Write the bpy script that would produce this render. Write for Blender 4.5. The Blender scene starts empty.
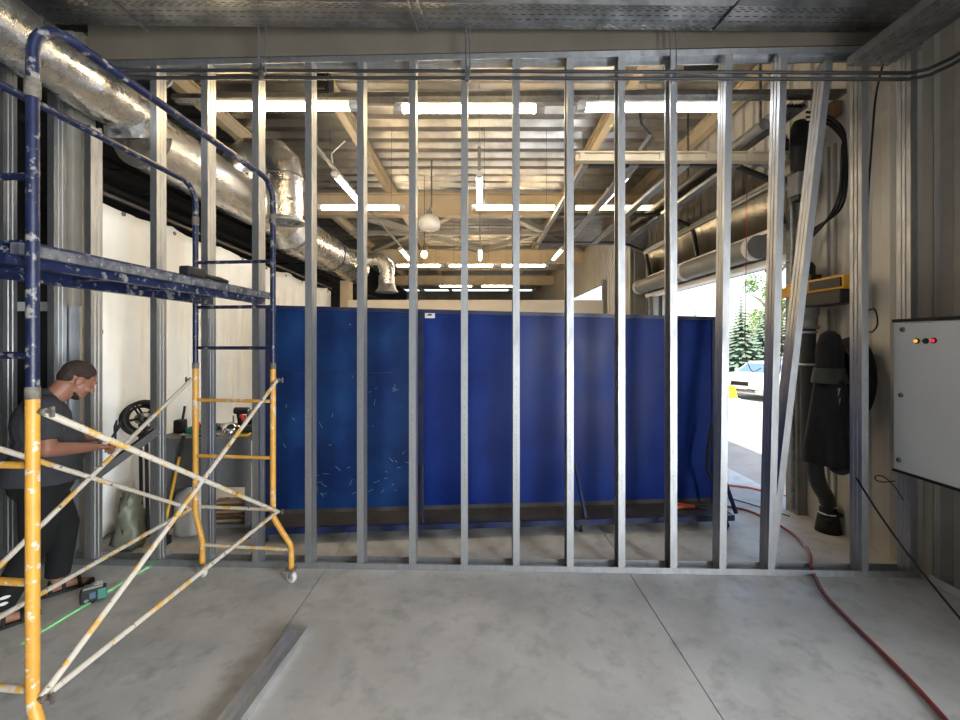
import bpy, bmesh, math, random
from mathutils import Vector, Matrix, Euler
random.seed(7)
R = math.radians
sc = bpy.context.scene
C = sc.collection

# ------------------------------------------------------------------ camera, sky, sun, exposure
F, CX, CY, EYE = 420.0, 481.0, 341.0, 1.72
cam_d = bpy.data.cameras.new('camera'); cam = bpy.data.objects.new('camera', cam_d); C.objects.link(cam)
cam.location = (0, 0, EYE); cam.rotation_euler = (R(90), 0, 0)
cam_d.sensor_width = 36; cam_d.lens = F / 960 * 36
cam_d.shift_x = (480 - CX) / 960; cam_d.shift_y = (CY - 360) / 960
cam_d.clip_start = 0.05; cam_d.clip_end = 300
sc.camera = cam
wd = bpy.data.worlds.new('sky'); sc.world = wd; wd.use_nodes = True
nt = wd.node_tree
sky = nt.nodes.new('ShaderNodeTexSky'); sky.sky_type = 'NISHITA'; sky.sun_disc = False
sky.sun_elevation = R(52); sky.sun_rotation = R(190); sky.air_density = 1.2; sky.dust_density = 2.0
bg = nt.nodes['Background']; bg.inputs[1].default_value = 0.28
nt.links.new(sky.outputs[0], bg.inputs[0])
sd = bpy.data.lights.new('sun', 'SUN'); sd.energy = 6.0; sd.angle = R(0.6); sd.color = (1, .95, .87)
sun = bpy.data.objects.new('sun', sd); C.objects.link(sun)
sun.rotation_euler = Vector((0.17, 0.6, -0.85)).to_track_quat('-Z', 'Y').to_euler()
# daylight falling through the open doorway of the front hall (in the ribbed wall, behind the photographer)
ad = bpy.data.lights.new('gate_daylight', 'AREA'); ad.shape = 'RECTANGLE'; ad.size = 3.0; ad.size_y = 2.4
ad.energy = 390; ad.color = (.93, .97, 1.0)
al = bpy.data.objects.new('gate_daylight', ad); C.objects.link(al)
al.location = (3.42, -2.1, 1.3); al.rotation_euler = (R(90), 0, R(90))
vs = sc.view_settings
vs.view_transform = 'Standard'; vs.look = 'None'; vs.gamma = 1; vs.use_curve_mapping = False; vs.exposure = 0.9
LAMP = 27.0

# ------------------------------------------------------------------ helpers
ORG = {}
def at(px, py, Y): return Vector(((px - CX) * Y / F, Y, EYE - (py - CY) * Y / F))
def fl(px, py):
    Y = EYE * F / (py - CY); return Vector(((px - CX) * Y / F, Y, 0))

class MB:
    def __init__(s): s.v = []; s.f = []; s.smooth = []
    def add(s, vs_, fs, sm=False):
        o = len(s.v); s.v += [Vector(v) for v in vs_]
        for f in fs: s.f.append([i + o for i in f]); s.smooth.append(sm)
        return s
    def box(s, lo, hi, M=None):
        (a, b, c), (d, e, f) = lo, hi
        vs_ = [Vector(p) for p in ((a,b,c),(d,b,c),(d,e,c),(a,e,c),(a,b,f),(d,b,f),(d,e,f),(a,e,f))]
        if M: vs_ = [M @ v for v in vs_]
        return s.add(vs_, [(0,3,2,1),(4,5,6,7),(0,1,5,4),(1,2,6,5),(2,3,7,6),(3,0,4,7)])
    def cbox(s, c, size, M=None):
        h = [x / 2 for x in size]
        if M is not None:
            T = Matrix.Translation(c) @ M.to_4x4()
            return s.box([-x for x in h], h, T)
        return s.box([c[i] - h[i] for i in range(3)], [c[i] + h[i] for i in range(3)])
    def bar(s, p0, p1, w, h, up=(0, 0, 1)):
        p0, p1 = Vector(p0), Vector(p1); d = (p1 - p0); L = d.length; d.normalize()
        u = Vector(up)
        if abs(d.dot(u)) > .98: u = Vector((0, 1, 0))
        x = d.cross(u).normalized(); z = x.cross(d).normalized()
        M = Matrix((( x.x, d.x, z.x, p0.x), (x.y, d.y, z.y, p0.y), (x.z, d.z, z.z, p0.z), (0,0,0,1)))
        return s.box((-w/2, 0, -h/2), (w/2, L, h/2), M)
    def prism(s, prof, p0, p1, up=(0, 0, 1), closed=True, cap=True, sm=False):
        # prof: list of (a,b) in the plane across p0->p1 ; a = sideways (right), b = up
        p0, p1 = Vector(p0), Vector(p1); d = (p1 - p0).normalized(); u = Vector(up)
        x = d.cross(u).normalized(); z = x.cross(d).normalized()
        n = len(prof)
        vs_ = [p0 + x * a + z * b for a, b in prof] + [p1 + x * a + z * b for a, b in prof]
        fs = [(i, (i+1) % n, n + (i+1) % n, n + i) for i in range(n if closed else n - 1)]
        if closed and cap: fs += [tuple(range(n))[::-1], tuple(range(n, 2*n))]
        return s.add(vs_, fs, sm)
    def tube(s, pts, r, seg=10, cap=True, closed=False, ends=None):
        pts = [Vector(p) for p in pts]; n = len(pts)
        rs = r if isinstance(r, (list, tuple)) else [r] * n
        tang = []
        for i in range(n):
            if closed: t = pts[(i+1) % n] - pts[i-1]
            else: t = pts[min(i+1, n-1)] - pts[max(i-1, 0)]
            tang.append(t.normalized())
        u = Vector((0, 0, 1)) if abs(tang[0].z) < .9 else Vector((1, 0, 0))
        u = (u - tang[0] * u.dot(tang[0])).normalized()
        vs_ = []
        for i in range(n):
            t = tang[i]; u = (u - t * u.dot(t)).normalized(); w = t.cross(u)
            for k in range(seg):
                a = 2 * math.pi * k / seg
                vs_.append(pts[i] + (u * math.cos(a) + w * math.sin(a)) * rs[i])
        fs = []
        for i in range(n if closed else n - 1):
            j = (i + 1) % n
            for k in range(seg):
                l = (k + 1) % seg
                fs.append((i*seg+k, i*seg+l, j*seg+l, j*seg+k))
        s.add(vs_, fs, True)
        if cap and not closed:
            s.add(vs_[:seg], [tuple(range(seg))[::-1]]); s.add(vs_[-seg:], [tuple(range(seg))])
        return s
    def cyl(s, p0, p1, r, seg=14, r1=None): return s.tube([p0, p1], [r, r if r1 is None else r1], seg)
    def lathe(s, prof, c=(0, 0, 0), axis=(0, 0, 1), seg=20):
        ax = Vector(axis).normalized(); u = Vector((1, 0, 0)) if abs(ax.x) < .9 else Vector((0, 1, 0))
        u = (u - ax * u.dot(ax)).normalized(); w = ax.cross(u); c = Vector(c)
        vs_ = []
        for r, h in prof:
            for k in range(seg):
                a = 2*math.pi*k/seg; vs_.append(c + ax*h + (u*math.cos(a) + w*math.sin(a))*max(r, 1e-4))
        fs = [(i*seg+k, i*seg+(k+1) % seg, (i+1)*seg+(k+1) % seg, (i+1)*seg+k) for i in range(len(prof)-1) for k in range(seg)]
        return s.add(vs_, fs, True)
    def ell(s, c, r, M=None, seg=16, rings=10):
        c = Vector(c); vs_ = []
        for i in range(rings + 1):
            th = math.pi * i / rings
            for k in range(seg):
                a = 2*math.pi*k/seg
                p = Vector((r[0]*math.sin(th)*math.cos(a), r[1]*math.sin(th)*math.sin(a), -r[2]*math.cos(th)))
                vs_.append(c + (M @ p if M is not None else p))
        fs = [(i*seg+k, i*seg+(k+1) % seg, (i+1)*seg+(k+1) % seg, (i+1)*seg+k) for i in range(rings) for k in range(seg)]
        return s.add(vs_, fs, True)
    def cap(s, p0, p1, r0, r1, seg=14):   # tapered capsule
        p0, p1 = Vector(p0), Vector(p1)
        s.tube([p0, p1], [r0, r1], seg); s.ell(p0, (r0,)*3); s.ell(p1, (r1,)*3); return s

def link(name, me, mat, parent, org):
    for v in me.vertices: v.co -= org
    o = bpy.data.objects.new(name, me); C.objects.link(o)
    if mat: me.materials.append(M[mat] if isinstance(mat, str) else mat)
    if parent is not None: o.parent = parent
    else: o.location = org
    ORG[o.name] = org
    return o
def obj(name, mb, mat, parent=None, bevel=0):
    me = bpy.data.meshes.new(name); me.from_pydata([tuple(v) for v in mb.v], [], mb.f)
    me.polygons.foreach_set('use_smooth', mb.smooth); me.update()
    if parent is not None: org = ORG[parent.name].copy()
    else:
        xs = [v.x for v in mb.v]; ys = [v.y for v in mb.v]; zs = [v.z for v in mb.v]
        org = Vector(((min(xs)+max(xs))/2, (min(ys)+max(ys))/2, min(zs)))
    o = link(name, me, mat, parent, org)
    if bevel:
        b = o.modifiers.new('bevel', 'BEVEL'); b.width = bevel; b.segments = 2; b.limit_method = 'ANGLE'
    return o
def thing(name, label, cat, loc=(0, 0, 0), group=None, kind=None):
    o = bpy.data.objects.new(name, None); C.objects.link(o); o.empty_display_size = .1
    o.location = loc; ORG[o.name] = Vector(loc)
    return tag(o, label, cat, group, kind)
def tag(o, label=None, cat=None, group=None, kind=None):
    if label: o['label'] = label
    if cat: o['category'] = cat
    if group: o['group'] = group
    if kind: o['kind'] = kind
    return o
def dup(o, parent=None, **kw):
    c = o.copy(); C.objects.link(c); c.parent = parent
    ORG[c.name] = ORG[o.name].copy()
    for ch in list(o.children): dup(ch, c)
    for k, v in kw.items(): c[k] = v
    return c
def remesh(o, voxel, smooth=6, f=.5):
    m = o.modifiers.new('r', 'REMESH'); m.mode = 'VOXEL'; m.voxel_size = voxel; m.use_smooth_shade = True
    if smooth:
        s = o.modifiers.new('s', 'SMOOTH'); s.factor = f; s.iterations = smooth
    dg = bpy.context.evaluated_depsgraph_get()
    me = bpy.data.meshes.new_from_object(o.evaluated_get(dg)); old = o.data
    mats = list(old.materials)
    o.modifiers.clear(); o.data = me; me.materials.clear()
    for a in mats: me.materials.append(a)
    me.polygons.foreach_set('use_smooth', [True] * len(me.polygons))
    return o

V = Vector
# ------------------------------------------------------------------ materials
M = {}
def mat(name, col, rough=.6, metal=0, col2=None, scale=6, detail=4, lo=.4, hi=.65, bump=0, bscale=None, stretch=None,
        emit=0, spec=None, coat=0, rvar=0, trans=0, col3=None, s3=30, lo3=.62, hi3=.66):
    m = bpy.data.materials.new(name); m.use_nodes = True; n = m.node_tree; b = n.nodes['Principled BSDF']
    b.inputs['Base Color'].default_value = (*col, 1); b.inputs['Roughness'].default_value = rough
    b.inputs['Metallic'].default_value = metal
    if spec is not None: b.inputs['Specular IOR Level'].default_value = spec
    if coat: b.inputs['Coat Weight'].default_value = coat; b.inputs['Coat Roughness'].default_value = .25
    if trans: b.inputs['Transmission Weight'].default_value = trans
    tc = n.nodes.new('ShaderNodeTexCoord'); src = tc.outputs['Object']
    if stretch:
        mp = n.nodes.new('ShaderNodeMapping'); mp.inputs['Scale'].default_value = stretch
        n.links.new(src, mp.inputs[0]); src = mp.outputs[0]
    def noise(sc_, det=detail):
        t = n.nodes.new('ShaderNodeTexNoise'); t.inputs['Scale'].default_value = sc_; t.inputs['Detail'].default_value = det
        t.inputs['Roughness'].default_value = .62; n.links.new(src, t.inputs['Vector']); return t.outputs[0]
    def ramp(fac, a, bb):
        r = n.nodes.new('ShaderNodeMapRange'); r.inputs[1].default_value = a; r.inputs[2].default_value = bb
        n.links.new(fac, r.inputs[0]); return r.outputs[0]
    def mix(fac, a, bb):
        x = n.nodes.new('ShaderNodeMix'); x.data_type = 'RGBA'; n.links.new(fac, x.inputs[0])
        if isinstance(a, tuple): x.inputs[6].default_value = (*a, 1)
        else: n.links.new(a, x.inputs[6])
        x.inputs[7].default_value = (*bb, 1); return x.outputs[2]
    if col2:
        fac = ramp(noise(scale), lo, hi); out = mix(fac, col, col2)
        if col3: out = mix(ramp(noise(s3, 6), lo3, hi3), out, col3)
        n.links.new(out, b.inputs['Base Color'])
        if rvar:
            r = n.nodes.new('ShaderNodeMapRange'); n.links.new(fac, r.inputs[0])
            r.inputs[3].default_value = rough; r.inputs[4].default_value = rough + rvar
            n.links.new(r.outputs[0], b.inputs['Roughness'])
    if bump:
        bp = n.nodes.new('ShaderNodeBump'); bp.inputs['Strength'].default_value = bump; bp.inputs['Distance'].default_value = .02
        n.links.new(noise(bscale or scale*3), bp.inputs['Height']); n.links.new(bp.outputs[0], b.inputs['Normal'])
    if emit:
        b.inputs['Emission Color'].default_value = (*col, 1); b.inputs['Emission Strength'].default_value = emit
    M[name] = m; return m
mat('concrete', (.57,.57,.56), .42, col2=(.40,.397,.385), scale=1.3, detail=12, lo=.36, hi=.64, bump=.1, bscale=45, rvar=.18, col3=(.33,.33,.32), s3=6.5, lo3=.5, hi3=.74)
mat('concrete_dark', (.035,.034,.033), .9)
mat('asphalt', (.42,.395,.36), .9, col2=(.34,.32,.29), scale=3)
mat('galv', (.50,.515,.53), .46, 1, col2=(.40,.41,.425), scale=14, rvar=.14, lo=.35, hi=.7, stretch=(1,1,.35))
mat('galv_bright', (.82,.84,.86), .33, 1, col2=(.72,.74,.76), scale=9, rvar=.1)
mat('galv_dark', (.30,.31,.33), .42, 1, col2=(.2,.21,.22), scale=20, rvar=.1)
mat('tray_steel', (.36,.37,.38), .38, 1, col2=(.20,.205,.21), scale=4, rvar=.12)
mat('tray_bright', (.42,.43,.44), .34, 1, col2=(.26,.265,.27), scale=4, rvar=.12)
mat('foil', (.80,.79,.77), .24, 1, col2=(.62,.61,.59), scale=5, bump=.55, bscale=16, rvar=.16, stretch=(1,.45,1))
mat('foil_smooth', (.72,.71,.69), .22, 1, col2=(.55,.54,.52), scale=9, bump=.35, bscale=11, rvar=.12)
mat('deck', (.58,.57,.55), .30, 1, col2=(.42,.41,.40), scale=3, rvar=.15)
mat('beam_cream', (.66,.55,.38), .55, col2=(.57,.47,.32), scale=2)
mat('beam_dull', (.42,.39,.33), .6, col2=(.34,.31,.26), scale=2)
mat('beam_box', (.15,.13,.10), .6, col2=(.125,.108,.083), scale=2)
mat('wall_cream', (.60,.565,.50), .55, col2=(.52,.48,.41), scale=1.4, detail=8, lo=.4, hi=.7)
mat('wall_grey', (.40,.37,.33), .6, col2=(.31,.285,.25), scale=1.4, detail=8)
mat('wall_dark', (.07,.065,.06), .7)
mat('unlit_black', (.003,.003,.0035), .9)  # near-black colour stands in for the darkness of the unlit hall side
mat('black_pipe', (.03,.03,.033), .45)
mat('scaf_blue', (.006,.010,.038), .42, col2=(.010,.018,.062), scale=8, col3=(.22,.215,.20), s3=24, lo3=.56, hi3=.62, bump=.1, bscale=40)
mat('scaf_yellow', (.66,.33,.045), .45, col2=(.56,.27,.04), scale=9, col3=(.60,.54,.43), s3=22, lo3=.56, hi3=.61, bump=.1, bscale=40)
mat('scaf_pale', (.55,.50,.42), .55, col2=(.62,.36,.08), scale=11, lo=.53, hi=.6, col3=(.10,.08,.06), s3=34, lo3=.6, hi3=.66, bump=.1, bscale=40)
mat('scaf_joint', (.17,.15,.12), .7, col2=(.07,.06,.05), scale=30, bump=.2, bscale=60)
mat('deck_board', (.13,.13,.135), .75, col2=(.04,.04,.055), scale=16, lo=.42, hi=.62, col3=(.36,.35,.34), s3=40, lo3=.6, hi3=.66)
mat('tarp', (.88,.89,.88), .55, col2=(.81,.82,.80), scale=1.5)
mat('tarp_green', (.17,.18,.13), .45, col2=(.10,.11,.075), scale=4)
mat('partition_white', (.80,.74,.64), .6)
mat('blue_sheet', (.004,.018,.14), .33, col2=(.005,.03,.20), scale=2.0, detail=7, lo=.4, hi=.7, rvar=.12, col3=(.01,.04,.13), s3=5, lo3=.6, hi3=.85, bump=.05, bscale=3, spec=.2)
mat('blue_worn', (.003,.02,.10), .4, col2=(.005,.045,.17), scale=2.2, detail=7, lo=.4, hi=.68, rvar=.15, col3=(.12,.17,.24), s3=16, lo3=.68, hi3=.73, spec=.3)
mat('blue_frame', (.006,.016,.085), .4, col2=(.03,.035,.06), scale=7)
mat('ledge_dark', (.035,.032,.030), .7, col2=(.06,.055,.05), scale=5)
mat('lamp_tube', (1.0,.74,.40), .5, emit=LAMP*1.15)
mat('lamp_cool', (.95,.97,1.0), .5, emit=LAMP*.4)
mat('lamp_warm', (1.0,.50,.12), .5, emit=30)
mat('lamp_body', (.62,.60,.56), .5)
mat('white_plastic', (.75,.74,.71), .45)
mat('rubber', (.008,.008,.008), .7)
mat('black_fabric', (.004,.004,.006), .9, col2=(.009,.009,.011), scale=7, bump=.3, bscale=12)
mat('hose_grey', (.022,.026,.024), .6)
mat('red_hose', (.27,.045,.04), .42, col2=(.20,.03,.03), scale=9)
mat('orange_hose', (.62,.12,.06), .45)
mat('red_cord', (.40,.02,.03), .5)
mat('yellow_unit', (.75,.38,.02), .45, col2=(.62,.30,.02), scale=5)
mat('motor_black', (.005,.005,.006), .5)
mat('post_grey', (.26,.26,.24), .5, col2=(.20,.20,.19), scale=4)
mat('cab_grey', (.76,.775,.78), .42, col2=(.73,.74,.74), scale=2)
mat('lens_yellow', (.85,.45,.04), .25, emit=.5); mat('lens_green', (.01,.08,.02), .25); mat('lens_red', (.75,.03,.07), .25, emit=.5)
mat('bench_grey', (.15,.155,.16), .6, col2=(.12,.12,.125), scale=3)
mat('wood', (.20,.10,.05), .65, col2=(.13,.07,.035), scale=5, stretch=(1, 8, 8))
mat('wood_pale', (.30,.22,.14), .65, col2=(.22,.16,.10), scale=5, stretch=(1, 8, 8))
mat('skin', (.33,.15,.095), .5, col2=(.28,.125,.078), scale=9)
mat('hair', (.022,.013,.009), .75, col2=(.045,.026,.017), scale=60, bump=.4, bscale=120)
mat('shirt', (.032,.033,.039), .9, col2=(.042,.043,.05), scale=5, bump=.5, bscale=5)
mat('trousers', (.004,.004,.0045), .9, bump=.3, bscale=6, col2=(.007,.007,.008))
mat('tool_green', (.05,.22,.16), .5); mat('tool_dark', (.010,.011,.012), .55); mat('tool_red', (.55,.03,.03), .5); mat('tool_yellow', (.75,.42,.03), .5)
mat('chrome', (.75,.75,.76), .2, 1)
mat('leaf', (.16,.26,.06), .7, col2=(.24,.33,.10), scale=3); mat('needle', (.10,.16,.11), .8, col2=(.16,.22,.15), scale=3); mat('bark', (.12,.08,.05), .9)
mat('car_white', (.50,.49,.47), .3, coat=.6); mat('car_silver', (.25,.25,.27), .3, coat=.6); mat('car_glass', (.10,.16,.22), .08); mat('headlight', (.6,.65,.7), .1)
mat('car_yellow', (.8,.5,.02), .4)
mat('scratch', (.30,.36,.42), .7)
mat('print', (.05,.05,.055), .8); mat('stud_print', (.22,.22,.225), .7)
def glass_mat(name, tint, mixf):
    m = bpy.data.materials.new(name); m.use_nodes = True; n = m.node_tree; n.nodes.clear()
    o = n.nodes.new('ShaderNodeOutputMaterial'); t = n.nodes.new('ShaderNodeBsdfTransparent'); g = n.nodes.new('ShaderNodeBsdfGlossy')
    t.inputs[0].default_value = (*tint, 1); g.inputs['Roughness'].default_value = .12; g.inputs[0].default_value = (.8,.8,.8,1)
    x = n.nodes.new('ShaderNodeMixShader'); x.inputs[0].default_value = mixf
    n.links.new(t.outputs[0], x.inputs[1]); n.links.new(g.outputs[0], x.inputs[2]); n.links.new(x.outputs[0], o.inputs[0]); M[name] = m
glass_mat('door_glass', (.60,.585,.57), .06)

# ------------------------------------------------------------------ setting: floor, ground, walls, roof
ZC, XR, XL, YB, YF = 4.80, 3.25, -4.6, -4.5, 26.0
floor = tag(obj('floor', MB().box((XL-.2, YB, -.3), (XR+.1, YF, -.02)), 'concrete_dark'), 'grey power-floated concrete floor with straight sawn joints', kind='structure')
edges = [XL-.2, -3.44, -1.17, 1.10, XR+.1]
for a, b in zip(edges, edges[1:]):
    obj('floor_slab', MB().box((a+.003, YB, -.02), (b-.003, YF, 0)), 'concrete', floor)
g = MB(); xs = [XR+.1, 4.6, 6, 8, 10.5, 40]; zs = [-.015, -.05, -.15, -.35, -.5, -.8]
for i in range(len(xs)-1):
    g.add([(xs[i],-12,zs[i]),(xs[i+1],-12,zs[i+1]),(xs[i+1],60,zs[i+1]),(xs[i],60,zs[i])], [(0,1,2,3)])
tag(obj('ground', g, 'asphalt'), 'pale sunlit paved yard outside the open doorway', kind='structure')

def cladding(parent, x, y0, y1, z0, z1, mat_, inward=-1, pitch=.2, depth=.022, sheet=1.0):
    # vertical trapezoid ribs, each sheet its own part; ribs come inward from plane x
    y = y0
    while y < y1 - 1e-3:
        ye = min(y + sheet, y1); prof = []
        k = y
        while k < ye - 1e-6:
            for dy, dd in ((0,0),(.07,0),(.095,1),(.165,1),(.19,0)):
                if k + dy < ye: prof.append((k + dy, x + inward * depth * dd))
            k += pitch
        prof.append((ye - .004, x))
        n = len(prof); vs_ = []
        for yy, xx in prof: vs_ += [(xx, yy, z0), (xx, yy, z1)]
        bx = x - inward * .03
        vs_ += [(bx, y, z0), (bx, y, z1), (bx, ye, z0), (bx, ye, z1)]
        fs = [(2*i, 2*i+2, 2*i+3, 2*i+1) for i in range(n-1)]
        fs += [(2*n, 2*n+1, 2*n+3, 2*n+2)]
        obj('wall_panel', MB().add(vs_, fs), mat_, parent); y = ye
D1 = (4.30, 7.60, 2.56); D2 = (10.9, 16.0, 3.25); D0 = (-3.7, -.5, 2.56)
wr = obj('wall_right', MB().box((XR+.03, YB, 0), (XR+.10, D0[0], ZC)).box((XR+.03, D0[0], D0[2]), (XR+.10, D0[1], ZC)).box((XR+.03, D0[1], 0), (XR+.10, D1[0], ZC)).box((XR+.03, D1[0], D1[2]), (XR+.10, D1[1], ZC))
         .box((XR+.03, D1[1], 0), (XR+.10, D2[0], ZC)).box((XR+.03, D2[0], D2[2]), (XR+.10, D2[1], ZC)).box((XR+.03, D2[1], 0), (XR+.10, YF, ZC)), 'wall_grey')
tag(wr, 'ribbed cream cladding wall with open doorways', kind='structure')
cladding(wr, XR, -4.5, D0[0], 0, ZC, 'wall_grey'); cladding(wr, XR, D0[0], D0[1], D0[2], ZC, 'wall_grey'); cladding(wr, XR, D0[1], 3.02, 0, ZC, 'wall_grey'); cladding(wr, XR, 3.02, D1[0], 0, ZC, 'wall_cream')
cladding(wr, XR, D1[0], D1[1], D1[2], ZC, 'wall_cream'); cladding(wr, XR, D1[1], D2[0], 0, ZC, 'wall_cream')
cladding(wr, XR, D2[0], D2[1], D2[2], ZC, 'wall_cream'); cladding(wr, XR, D2[1], YF, 0, ZC, 'wall_cream')
tag(obj('baseboard_right', MB().box((XR-.05, D0[1]+.05, 0), (XR-.036, 3.0, .05)), 'white_plastic'), 'thin pale skirting strip along the ribbed wall', kind='structure')
tag(obj('wall_left', MB().box((XL-.2, YB, 0), (XL, YF, ZC)), 'unlit_black'), 'side wall coloured black in place of the unlit depth of the hall', kind='structure')
tag(obj('wall_far', MB().box((XL, YF-.1, 0), (XR, YF, ZC)), 'wall_grey'), 'far end wall of the hall', kind='structure')
tag(obj('wall_back', MB().box((XL, YB, 0), (XR, YB+.1, ZC)), 'wall_dark'), 'end wall behind the photographer', kind='structure')

ceil = tag(obj('ceiling', MB().box((XL-.2, YB, ZC+.12), (XR+.1, YF, ZC+.3)), 'deck'), 'ribbed galvanised steel roof deck', kind='structure')
pitch = .34; y = YB
while y < YF - 1:
    prof = []
    for k in range(3):
        b = y + k * pitch
        prof += [(b, ZC), (b+.11, ZC), (b+.15, ZC+.09), (b+.30, ZC+.09)]
    prof.append((y + 3*pitch, ZC))
    vs_ = []
    for yy, zz in prof: vs_ += [(XL, yy, zz), (XR, yy, zz)]
    obj('deck_sheet', MB().add(vs_, [(2*i, 2*i+1, 2*i+3, 2*i+2) for i in range(len(prof)-1)]), 'deck', ceil)
    y += 3 * pitch

def ibeam(h, w, t=.02):
    return [(-w/2,-h/2),(w/2,-h/2),(w/2,-h/2+t),(t/2,-h/2+t),(t/2,h/2-t),(w/2,h/2-t),(w/2,h/2),(-w/2,h/2),(-w/2,h/2-t),(-t/2,h/2-t),(-t/2,-h/2+t),(-w/2,-h/2+t)]
def wy(X): return 3.14 - .0285 * X           # the partition runs very slightly askew
ZT = 3.87
# beam over the partition
tag(obj('trim_1', MB().add([(-3.02,wy(-3.0),ZT+.01),(XR-.04,wy(3.2),ZT+.01),(XR-.04,wy(3.2)+.2,ZT+.01),(-3.02,wy(-3.0)+.2,ZT+.01),
    (-3.02,wy(-3.0),ZC-.02),(XR-.04,wy(3.2),ZC-.02),(XR-.04,wy(3.2)+.2,ZC-.02),(-3.02,wy(-3.0)+.2,ZC-.02)],
    [(0,3,2,1),(4,5,6,7),(0,1,5,4),(1,2,6,5),(2,3,7,6),(3,0,4,7)]), 'beam_box'), 'dull beige boxed beam above the stud partition', kind='structure')
n_tr = 2
def trim(mb, m, label):
    global n_tr
    o = tag(obj('trim_%d' % n_tr, mb, m), label, kind='structure'); n_tr += 1; return o
for i, X in enumerate((-3.45, -1.78, 1.70, 3.12)):
    trim(MB().prism(ibeam(.2, .11), (X, 3.5, ZC-.11), (X, 25.8, ZC-.11)), 'beam_cream', 'cream steel purlin running the length of the hall under the roof deck')
for i, Y in enumerate((8.2, 13.2, 18.4)):
    trim(MB().prism(ibeam(.42, .2), (-4.5, Y, ZC-.43), (XR-.04, Y, ZC-.43)), 'beam_cream', ['deep cream roof girder crossing the hall', 'second cream roof girder crossing the hall', 'last cream roof girder before the far wall'][i])
for a, b in (((-3.3, 8.5), (-.1, 12.9)), ((-.1, 8.5), (-3.3, 12.9)), ((.1, 8.5), (3.1, 12.9)), ((3.1, 8.5), (.1, 12.9))):
    trim(MB().bar((a[0], a[1], ZC-.29), (b[0], b[1], ZC-.29), .16, .12), 'beam_dull', 'flat steel diagonal brace in the roof plane')
for Y in (10.6, 15.8):
    trim(MB().bar((-3.3, Y, ZC-.36), (3.1, Y, ZC-.36), .12, .1), 'beam_dull', 'slim cross tie between the roof girders')
trim(MB().prism(ibeam(.24, .2), (-2.98, 9.3, 0), (-2.98, 9.3, 3.04), up=(0,1,0)), 'beam_cream', 'cream steel column beside the long duct')
trim(MB().prism(ibeam(.24, .22), (3.06, 8.2, 0), (3.06, 8.2, ZC-.66), up=(0,1,0)), 'post_grey', 'grey steel column between the two doorways')
# white partition far behind the blue screen
tag(obj('wall_middle', MB().box((-2.86, 9.0, 0), (2.62, 9.12, 2.60)), 'partition_white'), 'cream white low partition wall behind the blue screen', kind='structure')
# door frames
tag(obj('door_1', MB().box((XR-.13, D1[0]-.16, 0), (XR-.04, D1[0], 3.4)).box((XR-.13, D1[1], 0), (XR-.04, D1[1]+.14, 3.3)).box((XR-.04, D1[0], D1[2]), (XR+.12, D1[1], D1[2]+.06)), 'post_grey'), 'grey steel jambs and lintel of the open side doorway', kind='structure')
tag(obj('door_2', MB().box((XR-.12, D2[0]-.12, 0), (XR-.04, D2[0], 3.3)).box((XR-.12, D2[1], 0), (XR-.04, D2[1]+.12, 3.3)), 'post_grey'), 'jambs of the far open doorway', kind='structure')

# ------------------------------------------------------------------ stud partition
def vprism(prof, z0, z1, dx=0, dy=0):
    n = len(prof)
    return MB().add([(x, y, z0) for x, y in prof] + [(x + dx, y + dy, z1) for x, y in prof],
                    [(i, (i+1) % n, n + (i+1) % n, n + i) for i in range(n)] )
def stud_prof(w=.05, d=.1, t=.002):
    o = [(0,.013),(0,0),(w,0),(w,.028),(w-.0035,.034),(w,.04),(w,.06),(w-.0035,.066),(w,.072),(w,d),(0,d),(0,d-.013)]
    i = [(t,d-.013),(t,d-t),(w-t,d-t),(w-t,.072),(w-.0035-t,.066),(w-t,.06),(w-t,.04),(w-.0035-t,.034),(w-t,.028),(w-t,t),(t,t),(t,.013)]
    return o + i
frame = thing('partition_frame', 'unfinished partition frame of galvanised steel studs between floor track and beam', 'partition frame', (0, wy(0), 0))
X0, X1 = -3.95, 3.19
def track(z0, z1, name):
    up = z1 > z0; t = .002 if up else -.002; mb = MB()
    for y0_, y1_, za, zb in ((-.003, .105, z0, z0+t), (-.003, -.001, z0, z1), (.103, .105, z0, z1)):
        lo, hi = min(za, zb), max(za, zb)
        v = []
        for z in (lo, hi):
            for X, yy in ((X0, y0_), (X1, y0_), (X1, y1_), (X0, y1_)): v.append((X, wy(X) + yy, z))
        mb.add(v, [(0,3,2,1),(4,5,6,7),(0,1,5,4),(1,2,6,5),(2,3,7,6),(3,0,4,7)])
    return obj(name, mb, 'galv', frame)
track(0, .045, 'bottom_track'); track(ZT, ZT-.045, 'top_track')
screws = MB()
marks = MB(); z = .62
while z < 1.45:
    h = random.uniform(.006, .022)
    if random.random() < .75: marks.add([(.022,-.0006,z),(.026,-.0006,z),(.026,-.0006,z+h),(.022,-.0006,z+h)], [(0,1,2,3)])
    z += h + random.uniform(.006, .02)
stud_px = [-4, 47, 84, 150, 201, 252, 305, 357, 409, 461, 513, 567, 618.5, 670.5, 719.5, 768, 862, 911]
s0 = None
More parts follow.
